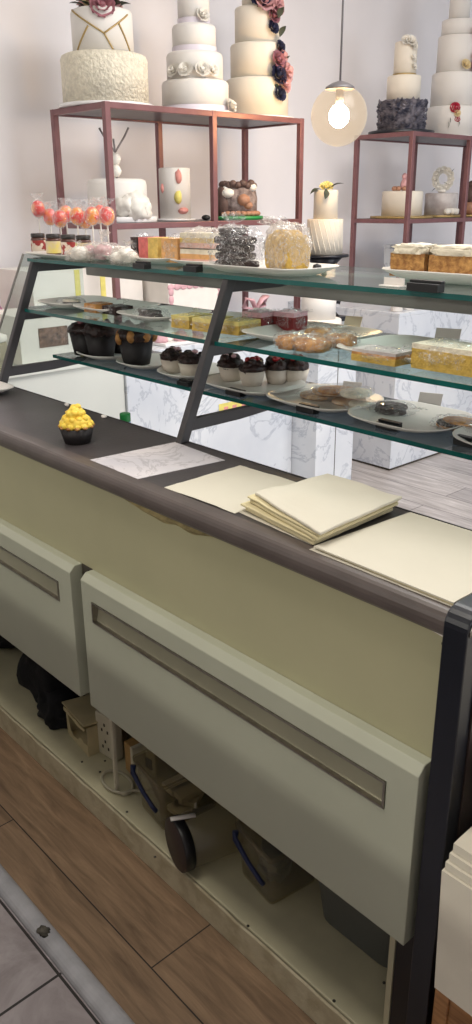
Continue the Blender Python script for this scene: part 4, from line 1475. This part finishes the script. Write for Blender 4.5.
holder('black label holder at the navy-panel end of the bottom shelf', 464, 447, BZ, .05, .016)

# ================================================================== THINGS ON THE WORKTOP
q = at(78, 445, 2, WT)
t = root('cupcake', 'yellow-iced cupcake in a black case standing on the worktop', 'cupcake', (away(q, .024).x, away(q, .024).y, WT + .0003))
bm = bmn(); lathe(bm, [(.027, 0), (.0365, .034), (.0345, .034), (.027, .026)], n=64, wob=lambda a, k, r: r * (1 + .018 * math.cos(32 * a))); part('paper_case', bm, M['tulip'], t)
bm = bmn()
rn = random.Random(4)
blob(bm, (0, 0, .042), (.033, .033, .018), 3, .2, 4, 2); blob(bm, (0, 0, .058), (.020, .020, .020), 3, .2, 4, 3)
for lev, (r_, z_, n_) in enumerate(((.029, .040, 13), (.022, .052, 10), (.014, .064, 7), (.005, .074, 3))):
    for k in range(n_):
        a = 2 * PI * k / n_ + lev
        blob(bm, (r_ * math.cos(a), r_ * math.sin(a), z_ + rn.uniform(-.002, .002)), (.0085, .0085, .007), 2, .3, 3, k)
part('icing', bm, M['yellow_ice'], t)
bm = bmn()
for k in range(12):
    a = 2 * PI * k / 12
    blob(bm, (.0335 * math.cos(a), .0335 * math.sin(a), .0365), (.006, .006, .004), 2, .2, 3, k)
part('sponge_rim', bm, M['golden'], t)

bm = bmn()
cs = [(-1.337, .012, WT + .0003), (-1.174, .010, WT + .0003), (-1.150, .204, WT + .0003), (-1.321, .214, WT + .0003)]
sheet(bm, cs, .0008, 8)
single('printed_sheet', bm, M['sheet'], 'grey wood-patterned sheet lying flat on the worktop', 'sheet')
bm = bmn()
cs = [(-1.102, .016, WT + .0003), (-.918, .020, WT + .0003), (-.925, .21, WT + .0003), (-1.104, .202, WT + .0003)]
sheet(bm, cs, .0008, 12, .002, 2)
single('paper_sheet', bm, M['paper'], 'single cream paper sheet lying between the grey sheet and the paper stack', 'paper')
# folded stack
stk = [(-.930, .030, -.745, .016, .19, -.01), (-.915, .040, -.738, .013, .19, .0), (-.923, .036, -.736, .012, .185, .02), (-.912, .047, -.728, .010, .180, .0), (-.917, .046, -.727, .011, .175, -.01), (-.908, .055, -.721, .008, .165, .01)]
zz = WT + .0003
names = ['lowest sheet of the folded paper stack', 'second sheet from the bottom of the folded paper stack', 'third sheet from the bottom of the paper stack', 'third sheet from the top of the paper stack', 'second sheet from the top of the paper stack', 'topmost sheet of the folded paper stack']
for i, (x0, y0, x1, y1, dd, sk) in enumerate(stk):
    bm = bmn()
    th = (.0008, .0062, .0040, .0058, .0036, .0052)[i]
    A_, B_ = (x0, y0), (x1, y1)
    C_, D_ = (x1 - .008, .214), (x0 + .016, .216)
    sheet(bm, [(A_[0], A_[1], zz), (B_[0], B_[1], zz), (C_[0], C_[1], zz), (D_[0], D_[1], zz)], th, 14, .0, i, lift=lambda u, v, i=i: .0012 * i * (.5 + noise.noise(Vector((u * 2.5, v * 2.5, 3.3)))) if i else 0)
    single('folded_paper', bm, M['paper' if i in (0, 5) else 'paper2'], names[i], 'paper', 'folded papers of the stack', bevel=.0018)
    zz += th + .0006
# large sheets near the end panel
zz = WT + .0003
for i, (dx, lab) in enumerate(((0, 'lowest of three large paper sheets by the navy panel'), (.008, 'middle of three large paper sheets by the navy panel'), (.004, 'topmost of three large paper sheets by the navy panel'))):
    bm = bmn()
    th = (.0008, .0022, .0022)[i]
    sheet(bm, [(-.735 + dx * 1.2, .001 + dx, zz), (-.489, -.001 + dx * .3, zz), (-.489, .224, zz), (-.722 + dx, .222, zz)], th, 14, 0, 10 + i)
    single('large_paper', bm, M['paper2' if i == 1 else 'paper'], lab, 'paper', 'large paper sheets')
    zz += th + .0005
# plate at the far end of the worktop
q = at(-8, 388, 2, WT + .012)
t = root('plate', 'white plate resting on the far end of the worktop', 'plate', (q.x - .02, .12, WT + .0002))
bm = bmn(); R_ = lambda w_, d_, z_: [(x, y, z_) for x, y in rrect(w_, d_, .03, 6)]
loft(bm, [R_(.11, .11, 0), R_(.12, .12, .003), R_(.17, .17, .016), R_(.17, .17, .019), R_(.164, .164, .0185), R_(.115, .115, .006), R_(.1, .1, .006)]); part('dish', bm, M['plate'], t)
# paper scraps along the far edge
for px, lab in ((67, 'tiny white scrap at the worktop rear edge behind the cupcake'), (80, 'tiny white scrap beside the yellow icing at the rear edge'), (104, 'tiny white scrap near the green bottle cap')):
    q = at(px, 408 if px < 90 else 416, 1, .222)
    bm = bmn(); blob(bm, (0, 0, .004), (.009, .006, .004), 2, .4, 2.5, px, 0, 1, 0)
    single('paper_scrap', bm, M['card'], lab, 'scrap', 'paper scraps', loc=(q.x, .222, WT + .0003))
# bottle behind the worktop, standing on the counter's rear ledge
ct = bpy.data.objects['serving_counter']
bm = bmn(); span(bm, CX0, CX1, .3155, .40, .0, .70); part('rear_ledge', bm, M['white_lam'], ct, .002, world=True)
q = at(127, 421, 1, .36)
t = root('bottle', 'plastic bottle with a green cap standing behind the worktop', 'bottle', (q.x, .355, .7003))
zc = q.z - .7003 + .010
bm = bmn(); lathe(bm, [(.026, 0), (.03, .006), (.03, zc - .07), (.022, zc - .035), (.0115, zc - .018), (.0115, zc - .008)], n=28); part('body', bm, M['clearbox'], t)
bm = bmn(); lathe(bm, [(.0305, zc - .13), (.0305, zc - .075)], n=28, cap=False); lathe(bm, [(.0135, zc - .018), (.0135, zc - .010)], n=20); part('label', bm, M['bluelab'], t)
bm = bmn(); lathe(bm, [(.0135, zc - .0098), (.014, zc - .008), (.014, zc + .010), (.012, zc + .012)], n=32, wob=lambda a, k, r: r * (1 + .02 * math.cos(16 * a))); part('cap', bm, M['green'], t)

# ================================================================== THINGS UNDER THE COUNTER
DZ = PT + .0002
t = root('cloth_bundle', 'black cloth bundle lying under the counter behind the drawer gap', 'cloth', (-1.80, .140, DZ))
bm = bmn()
blob(bm, (-.03, .01, .085), (.105, .085, .095), 4, .3, 2.2, 3, 0, .8, floor=0)
blob(bm, (.07, -.03, .03), (.075, .065, .05), 4, .3, 2.5, 8, 0, .8, floor=0)
part('fabric', bm, M['cloth'], t)
t = root('carton', 'torn beige carton under the counter between cloth and sockets', 'box', (-1.585, .125, DZ), -.12)
W_, D_, H_, th = .125, .11, .085, .003
bm = bmn()
span(bm, -W_ / 2, W_ / 2, D_ / 2 - th, D_ / 2, 0, H_); span(bm, -W_ / 2, -W_ / 2 + th, -D_ / 2, D_ / 2 - th, 0, H_); span(bm, W_ / 2 - th, W_ / 2, -D_ / 2, D_ / 2 - th, 0, H_)
span(bm, -W_ / 2 + th, W_ / 2 - th, -D_ / 2, D_ / 2 - th, 0, th)
part('box_walls', bm, M['carton'], t)
bm = bmn()
out = [(-W_ / 2, 0), (W_ / 2, 0), (W_ / 2, .034), (.040, .028), (.02, .034), (-.0, .016), (-.025, .012), (-.042, .02), (-.052, .06), (-W_ / 2, .08)]
prism(bm, out, 'y', -D_ / 2 - .002, -D_ / 2)
part('torn_front', bm, M['carton'], t)
bm = bmn()
box(bm, (0, -.004, H_ + .006), (W_ + .006, D_ + .012, .004), rot=Matrix.Rotation(-.10, 4, 'X'))
prism(bm, [(-W_ / 2, H_ - .010), (-.01, H_ - .008), (.02, H_ - .014), (W_ / 2, H_ - .006), (W_ / 2, H_), (-W_ / 2, H_)], 'y', -D_ / 2 - .008, -D_ / 2 - .006)
part('lid', bm, M['carton'], t)
q = at(106, 757, 2, DZ)
t = root('socket_box', 'white double socket box standing on the counter base beside the carton', 'socket', (q.x, q.y + .015, DZ), .1)
bm = bmn(); span(bm, -.036, .036, -.014, .014, 0, .125); part('box', bm, M['socket'], t, .004)
bm = bmn()
for z in (.035, .085):
    for x, zz_ in ((0, .012), (-.011, -.006), (.011, -.006)): span(bm, x - .0025, x + .0025, -.0150, -.0141, z + zz_ - .004, z + zz_ + .004)
part('pin_holes', bm, M['dark'], t)
bm = bmn(); q = at(115, 792, 2, DZ); t = root('cable_trunking', 'thin pale trunking strip rising from the counter base beside the sockets', 'trunking', (q.x, q.y + .006, DZ))
span(bm, -.005, .005, -.004, .004, 0, .29); part('strip', bm, M['socket'], t, .001)
bm = bmn(); span(bm, -.003, .003, -.0050, -.0042, .0, .28); part('cover', bm, M['socket'], t)
q = at(127, 776, 2, DZ)
t = root('plug_adapter', 'orange-sided white plug adapter beside the trunking strip', 'adapter', (q.x, q.y + .03, DZ), -.1)
bm = bmn(); span(bm, -.022, .010, -.02, .02, 0, .085); part('side', bm, M['socket_or'], t, .003)
bm = bmn(); span(bm, .0102, .022, -.022, .022, 0, .088); part('face', bm, M['socket'], t, .003)
q = at(141, 779, 2, DZ)
t = root('plug_adapter', 'plain white plug adapter next to the orange-sided one', 'adapter', (q.x, q.y + .045, DZ), .1)
bm = bmn(); span(bm, -.022, .022, -.02, .02, 0, .070); part('body', bm, M['socket'], t, .004)
bm = bmn(); span(bm, -.012, .012, -.0225, -.0202, .02, .05); part('plug', bm, M['dark'], t, .002)
bm = bmn()
cpts = []
c0 = at(116, 783, 2, DZ + .006)
for k in range(30):
    a = -.6 + 2 * PI * k / 26
    cpts.append((c0.x + .050 * math.cos(a), c0.y + .030 * math.sin(a) + .004, DZ + .0042 + .006 * (k / 30)))
cpts += [(c0.x + .075, c0.y + .028, DZ + .012), (c0.x + .095, c0.y + .055, DZ + .02)]
tube(bm, cpts, .0038, 8)
single('power_cable', bm, M['cable'], 'grey cable coiled in a loop on the counter base', 'cable')


def clear_box(label, px, py, W_, D_, H_, rz=0.0):
    q = at(px, py, 2, DZ)
    t = root('storage_box', label, 'box', (q.x, q.y + D_ / 2, DZ), rz, 'clear storage boxes')
    bm = bmn()
    R_ = lambda w_, d_, z_: [(x, y, z_) for x, y in rrect(w_, d_, .012, 4)]
    loft(bm, [R_(W_ * .86, D_ * .9, 0), R_(W_ * .88, D_ * .92, .004), R_(W_, D_, H_), R_(W_ + .008, D_ + .008, H_), R_(W_ + .008, D_ + .008, H_ + .006), R_(W_ - .004, D_ - .004, H_ + .006), R_(W_ * .86, D_ * .9, .006)], cap=(True, True), smooth=False)
    part('tub', bm, M['clearbox'], t)
    bm = bmn(); loft(bm, [R_(W_ + .010, D_ + .010, H_ + .0065), R_(W_ + .010, D_ + .010, H_ + .012), R_(W_ - .01, D_ - .01, H_ + .015)], smooth=False); part('lid', bm, M['clearbox'], t)
    bm = bmn()
    tube(bm, [(-W_ * .42, -D_ / 2 - .007, H_ * .98), (-W_ * .38, -D_ / 2 - .012, H_ * .86), (0, -D_ / 2 - .012, H_ * .66), (W_ * .30, -D_ / 2 - .008, H_ * .50), (W_ * .34, -D_ / 2 - .004, H_ * .44)], [.007, .006, .005, .005, .005], 8)
    part('blue_handle', bm, M['bluehandle'], t, label='navy blue clip handle')
    bm = bmn()
    rn = random.Random(int(px))
    for k in range(6): box(bm, (rn.uniform(-.22, .22) * W_, rn.uniform(-.2, .2) * D_, .02 + .016 * (k % 3)), (W_ * .35, D_ * .35, .014), rn.uniform(0, 1))
    part('contents', bm, M[('card', 'greytub')[px > 200]], t)
    return t


clear_box('clear storage box with a navy clip behind the black-lidded jar', 152, 822, .125, .16, .125, -.12)
clear_box('clear storage box with a navy clip, beside the grey tub', 256, 893, .125, .13, .120, -.15)
# big jar lying on its side
q = at(171, 870, 2, DZ)
JR = .058
t = root('plastic_jar', 'clear plastic jar lying on its side with a dark lid towards the aisle', 'jar', (q.x, q.y + .012, DZ + JR + .0005))
ax = Vector((.26, .965, 0)).normalized()
rot = Vector((0, 0, 1)).rotation_difference(ax).to_matrix().to_4x4()
def laid(bm): bmesh.ops.transform(bm, matrix=rot, verts=bm.verts); return bm
bm = bmn(); lathe(bm, [(JR - .008, .022), (JR - .002, .03), (JR - .002, .13), (JR - .008, .14), (0, .141)], n=40); part('body', laid(bm), M['clearbox'], t)
bm = bmn(); lathe(bm, [(0, 0), (JR - .004, 0), (JR - .001, .002)], n=40, cap=False); part('lid_face', laid(bm), M['woodlid'], t)
bm = bmn(); lathe(bm, [(JR - .001, .002), (JR, .004), (JR, .024), (JR - .003, .026)], n=40, wob=lambda a, k, r: r * (1 - .006 * (math.cos(40 * a) > 0))); part('lid_rim', laid(bm), M['black'], t)
bm = bmn()
UP = Vector((0, 0, 1))
sd = ax.cross(UP)
tube(bm, [ax * t_ + UP * (JR * .97 + .004) - sd * .012 + sd * (t_ * .25) for t_ in (-.002, .015, .032, .050)], .007, 6, flat=.25)
part('label_strip', bm, M['card'], t, label='white label strip')
# grey tub
t = root('grey_tub', 'grey plastic tub under the drawer next to the navy end panel', 'tub', (-.705, .195, DZ))
R_ = lambda w_, d_, z_: [(x, y, z_) for x, y in rrect(w_, d_, .035, 6)]
bm = bmn()
loft(bm, [R_(.175, .13, 0), R_(.19, .145, .006), R_(.225, .175, .17), R_(.24, .19, .172), R_(.24, .19, .18), R_(.22, .17, .18), R_(.18, .135, .01)], cap=(True, True)); part('tub', bm, M['greytub'], t)
bm = bmn(); loft(bm, [R_(.236, .186, .1805), R_(.236, .186, .186), R_(.20, .15, .188)]); part('lid', bm, M['greytub'], t)
# dark bits left under the other drawer
t = root('black_bag', 'black bag under the far drawer at the far end of the counter base', 'bag', (-2.22, .20, DZ))
bm = bmn(); blob(bm, (0, 0, .09), (.12, .09, .10), 3, .2, 2.5, 6, 0, .8, floor=0); part('sack', bm, M['cloth'], t)
bm = bmn(); tube(bm, [(-.03, -.03, .17), (-.02, -.03, .21), (.02, -.03, .21), (.03, -.03, .17)], .006, 6); part('strap', bm, M['cloth'], t)

# ================================================================== CRATE AND PAPER BAGS BESIDE THE END PANEL
CR = root('wooden_crate', 'varnished pine crate on the floor beside the navy end panel', 'crate', (-.27, .11, 0))
X0, X1, Y0_, Y1_, CH = -.430, -.10, -.045, .27, .372
for x in (X0, X1 - .022):
    for y in (Y0_, Y1_ - .022):
        bm = bmn(); span(bm, x, x + .022, y, y + .022, 0, CH); part('corner_post', bm, M['crate'], CR, .001, world=True)
for k in range(3):
    z0 = .02 + k * .118
    bm = bmn()
    span(bm, X0 + .0222, X1 - .0222, Y0_ + .004, Y0_ + .014, z0, z0 + .108); span(bm, X0 + .0222, X1 - .0222, Y1_ - .014, Y1_ - .004, z0, z0 + .108)
    span(bm, X0 + .004, X0 + .014, Y0_ + .0222, Y1_ - .0222, z0, z0 + .108); span(bm, X1 - .014, X1 - .004, Y0_ + .0222, Y1_ - .0222, z0, z0 + .108)
    part('slat_band', bm, M['crate'], CR, .001, world=True)
bm = bmn(); span(bm, X0 + .0142, X1 - .0142, Y0_ + .0142, Y1_ - .0142, .345, .371); part('tray', bm, M['crate'], CR, world=True)
bz = CH + .0004
labs = ['lowest, thickest bundle of cream paper bags on the crate', 'cream paper bag folded on top of the thick bundle', 'second folded cream paper bag above the bundle', 'third folded cream paper bag above the bundle', 'rumpled paper bag lying topmost on the crate']
ths = (.205, .012, .012, .014, .078)
for i in range(5):
    bm = bmn()
    th = ths[i]
    x0, y0 = (X0 - .004 + .002 * i, Y0_ - .010 + .004 * i) if i < 4 else (X0 - .002, Y0_ + .06)
    n = 16
    sheet(bm, [(x0, y0, bz), (X1 - .01, y0, bz), (X1 - .01, Y1_, bz), (x0 + .004, Y1_, bz)], th, n, 0, 20 + i,
          lift=(lambda u, v, i=i: (.030 * v ** 1.2 if i in (1, 2, 3) else (.0300 + .012 * math.sin(u * 6) ** 2 if i == 4 else 0)) * 1.0))
    if i == 0:
        for v in bm.verts:                                   # the bundle's top slopes up away from the aisle
            if v.co.z > bz + th * .5:
                vv = (v.co.y - y0) / (Y1_ - y0)
                v.co.z += .030 * max(vv, 0) ** 1.2
            else:
                v.co.x += .008 * (1 - min(1, (v.co.x - x0) / .1)) if v.co.x < x0 + .1 else 0
    single('paper_bag', bm, M['kraft'], labs[i], 'paper bag', 'paper bags on the crate', bevel=0)
    bz += th + .0012

# ================================================================== THINGS ON THE BENCH BEHIND THE SHELVES
q = at(50, 362, 0, -2.66)
t = root('cake_box', 'white cake box with a brown picture window, on the white bench', 'box', (-2.78, at(52, 362, 0, -2.66).y, BT + .0005), 0)
hb = .16
bm = bmn(); span(bm, -.13, .12, -.12, .10, 0, hb); part('carton', bm, M['card'], t, .002)
bm = bmn(); span(bm, -.132, .122, -.122, .102, hb + .0003, hb + .012); part('lid', bm, M['card'], t, .002)
bm = bmn(); span(bm, .1202, .1215, -.045, .075, .055, .125); part('picture_window', bm, M['brownpic'], t)
bx = root('cake_box', 'long plain white box with gold ribbon bands, on the bench under the copper rack', 'box', (-3.05, 1.0, BT + .0005))
bm = bmn(); span(bm, -.14, .14, -.22, .30, 0, .30); part('carton', bm, M['card'], bx, .002)
bm = bmn()
for y in (-.02, .10): span(bm, .1402, .142, y - .012, y + .012, 0.0, .298)
part('gold_ribbon', bm, M['yel_paint'], bx)
bx = root('cake_box', 'square white box with a pink scalloped border on the marble plinth', 'box', (-2.88, 1.47, BT + .0005))
bm = bmn(); span(bm, -.12, .12, -.15, .15, 0, .235); part('carton', bm, M['card'], bx, .002)
bm = bmn()
for i in range(9):
    for z in (.085, .215):
        blob(bm, (.121, -.135 + .27 * i / 8, z), (.004, .019, .014), 2)
for i in range(4):
    for y in (-.135, .135): blob(bm, (.121, y, .10 + .032 * i), (.004, .014, .019), 2)
part('scalloped_border', bm, M['pink_ice'], bx)
t = root('meringue_tray', 'low heap of pale meringues on the plinth before the scalloped box', 'meringues', (-2.68, 1.33, BT + .0005))
bm = bmn(); span(bm, -.06, .06, -.14, .14, 0, .012); part('tray', bm, M['board'], t, .003)
rn = random.Random(9)
for k in range(9):
    bm = bmn(); lathe(bm, [(.028, 0), (.030, .01), (.022, .03), (.008, .045), (0, .05)], (rn.uniform(-.03, .03), -.115 + .028 * k, .0122), 16, wob=lambda a, kk, r: r * (1 + .1 * math.cos(6 * a))); part('meringue', bm, M['rose_white' if k % 3 else 'pink_ice'], t)
q = at(265, 316, 0, -2.62)
t = root('pink_bow', 'pale pink ribbon bow on the marble plinth behind the red velvet slices', 'bow', (-2.68, q.y, BT + .0005))
bm = bmn()
for s in (-1, 1):
    pts = [(0, s * .0, .10), (0.01, s * .03, .14), (0.0, s * .06, .15), (-.01, s * .06, .11), (0, s * .01, .10)]
    tube(bm, pts, [.012, .018, .02, .018, .010], 8, flat=.4)
part('loops', bm, M['pink_ice'], t)
bm = bmn()
for s in (-1, 1): tube(bm, [(0, 0, .10), (.01, s * .02, .05), (0.015, s * .05, .005)], [.009, .014, .018], 8, flat=.3)
tube(bm, [(0, 0, .012), (0, 0, .11)], .014, 8)
part('tails', bm, M['pink_ice'], t)
# white dummy tiers on the narrow plinth
q = at(333, 322, 0, -2.53)
t = root('dummy_cake', 'plain white two-tier dummy cake on the narrow plinth, under the slim cake', 'dummy cake', (-2.555, q.y - .075, BT + .0005))
bm = bmn(); lathe(bm, [(.104, 0), (.107, .004), (.107, .040), (.100, .045), (0, .045)], n=48); part('base_tier', bm, M['white_icing'], t)
bm = bmn(); lathe(bm, [(.080, .0452), (.080, .14), (.075, .145), (0, .145)], n=48); part('top_tier', bm, M['white_icing'], t)
q = at(310, 305, 0, -2.60)
t = root('white_candle', 'thin white taper leaning beside the dummy cake', 'candle', (-2.50, q.y + .01, BT + .0005))
bm = bmn(); tube(bm, [(0, .02, .0), (0, .0, .10), (0, -.02, .21)], .008, 10); part('stem', bm, M['ribbon'], t)
bm = bmn(); tube(bm, [(0, -.02, .21), (0, -.021, .222)], .0015, 6); part('wick', bm, M['black'], t)
# small white bottles and canisters on the far plinth
for i, (px, h, m, lab) in enumerate(((386, .16, 'card', 'white canister with a dark pump beside the copper leg'), (407, .13, 'white_icing', 'small white bottle beside the copper leg, on the far plinth'))):
    q = at(px, 330, 0, -2.68)
    t = root('canister', lab, 'canister', (-2.68, max(q.y, 2.78 + .10 * i), BT + .0005))
    bm = bmn(); lathe(bm, [(.03, 0), (.032, .004), (.032, h * .7), (.02, h * .82)], n=24); part('body', bm, M[m], t)
    bm = bmn(); lathe(bm, [(.014, h * .822), (.014, h)], n=16); part('cap', bm, M['grey_ice' if i else 'frame'], t)
t = root('marble_block', 'grey marble block on the far plinth, standing under the copper rack', 'block', (-2.88, 3.28, BT + .0005))
bm = bmn(); span(bm, -.12, .12, -.22, .10, 0, .30); part('block', bm, M['marble_grey'], t, .002)
bm = bmn(); span(bm, -.125, .125, -.225, .105, .3002, .315); part('cap', bm, M['marble_grey'], t, .002)
t = root('marble_block', 'bright white marble block on the far plinth, furthest along', 'block', (-2.80, 3.60, BT + .0005))
bm = bmn(); span(bm, -.16, .16, -.19, .22, 0, .22); part('block', bm, M['marble'], t, .002)
bm = bmn(); span(bm, -.165, .165, -.195, .225, .2202, .232); part('cap', bm, M['marble'], t, .002)
# pink tulle gift at the end of the bench
q = at(14, 318, 0, -2.72)
t = root('gift_bag', 'clear gift bag tied with hot pink ribbon on the bench beyond the end post', 'gift', (-3.05, q.y + .02, BT + .0005))
bm = bmn(); span(bm, -.035, .035, -.03, .05, 0, .155); part('carton', bm, M['tan_card'], t, .004)
bm = bmn(); span(bm, -.0353, .0353, -.0303, .0503, .03, .05); part('band', bm, M['red_sol'], t)
bm = bmn(); blob(bm, (0, -.01, .15), (.07, .10, .10), 3, .3, 3, 4); part('tulle', bm, M['pink_bag'], t)
bm = bmn()
for a in range(6): tube(bm, [(0, .0, .245), (.01, .05 * math.cos(a), .255 + .02 * math.sin(a * 2)), (.0, .09 * math.cos(a), .245 + .03 * math.sin(a))], [.006, .010, .004], 6, flat=.4)
blob(bm, (0, 0, .245), (.018, .018, .018), 2)
part('ribbon', bm, M['pink_sol'], t)
q = at(0, 345, 0, -2.68)
t = root('glass_canister', 'white lidded canister on the bench at the picture edge, before the pink gift', 'canister', (-2.66, q.y - .045, BT + .0005))
bm = bmn(); lathe(bm, [(.05, 0), (.055, .006), (.055, .09), (.05, .1)], n=32); part('body', bm, M['clearbox'], t)
bm = bmn(); lathe(bm, [(.056, .1002), (.058, .105), (.058, .118), (.02, .135), (.012, .15), (0, .155)], n=32); part('lid', bm, M['card'], t)

# ================================================================== LIGHT
def area(name, loc, size, power, col, rot=(0, 0, 0), sy=None):
    l = bpy.data.lights.new(name, 'AREA')
    l.energy = power
    l.color = col
    l.size = size
    if sy:
        l.shape = 'RECTANGLE'
        l.size_y = sy
    o = bpy.data.objects.new(name, l)
    COL.objects.link(o)
    o.location = loc
    o.rotation_euler = rot
    return o


bm = bmn(); span(bm, -3.0, -.35, -1.5, -1.02, 0, .90); struct('added_shadow_block', bm, M['dark'])  # unseen block added so the lower drawer fronts fall into shadow
area('ceiling_panel_light', (-1.2, 1.7, 2.78), 1.4, 62, (1, .97, .93), sy=1.4)
area('ceiling_panel_light', (1.2, 1.7, 2.78), 1.0, 26, (1, .97, .93))
area('staff_ceiling_light', (-1.0, -.42, 2.78), .5, 19, (1, .94, .84))
area('added_strip_light', (-1.2, -3.35, 1.83), 2.6, 27, (1, .96, .86), (-PI / 2, 0, PI), .1)  # unseen strip lamp added to light the upper drawer fronts over the block
area('shop_window_light', (3.1, 2.9, 1.4), 3.4, 75, (.88, .94, 1.0), (PI / 2, 0, PI / 2), 2.0)
area('shop_window_light', (-0.5, 5.2, 1.5), 4.5, 120, (.90, .95, 1.0), (PI / 2, 0, 0), 2.2)

wd = bpy.data.worlds.new('world')
S.world = wd
wd.use_nodes = True
bg = wd.node_tree.nodes['Background']
bg.inputs['Color'].default_value = (.92, .95, 1, 1)
bg.inputs['Strength'].default_value = .5

S.view_settings.view_transform = 'Standard'
S.view_settings.look = 'None'
S.view_settings.exposure = 0.0
S.view_settings.gamma = 1.0
S.view_settings.use_curve_mapping = False
S.cycles.transparent_max_bounces = 24
S.cycles.max_bounces = 8
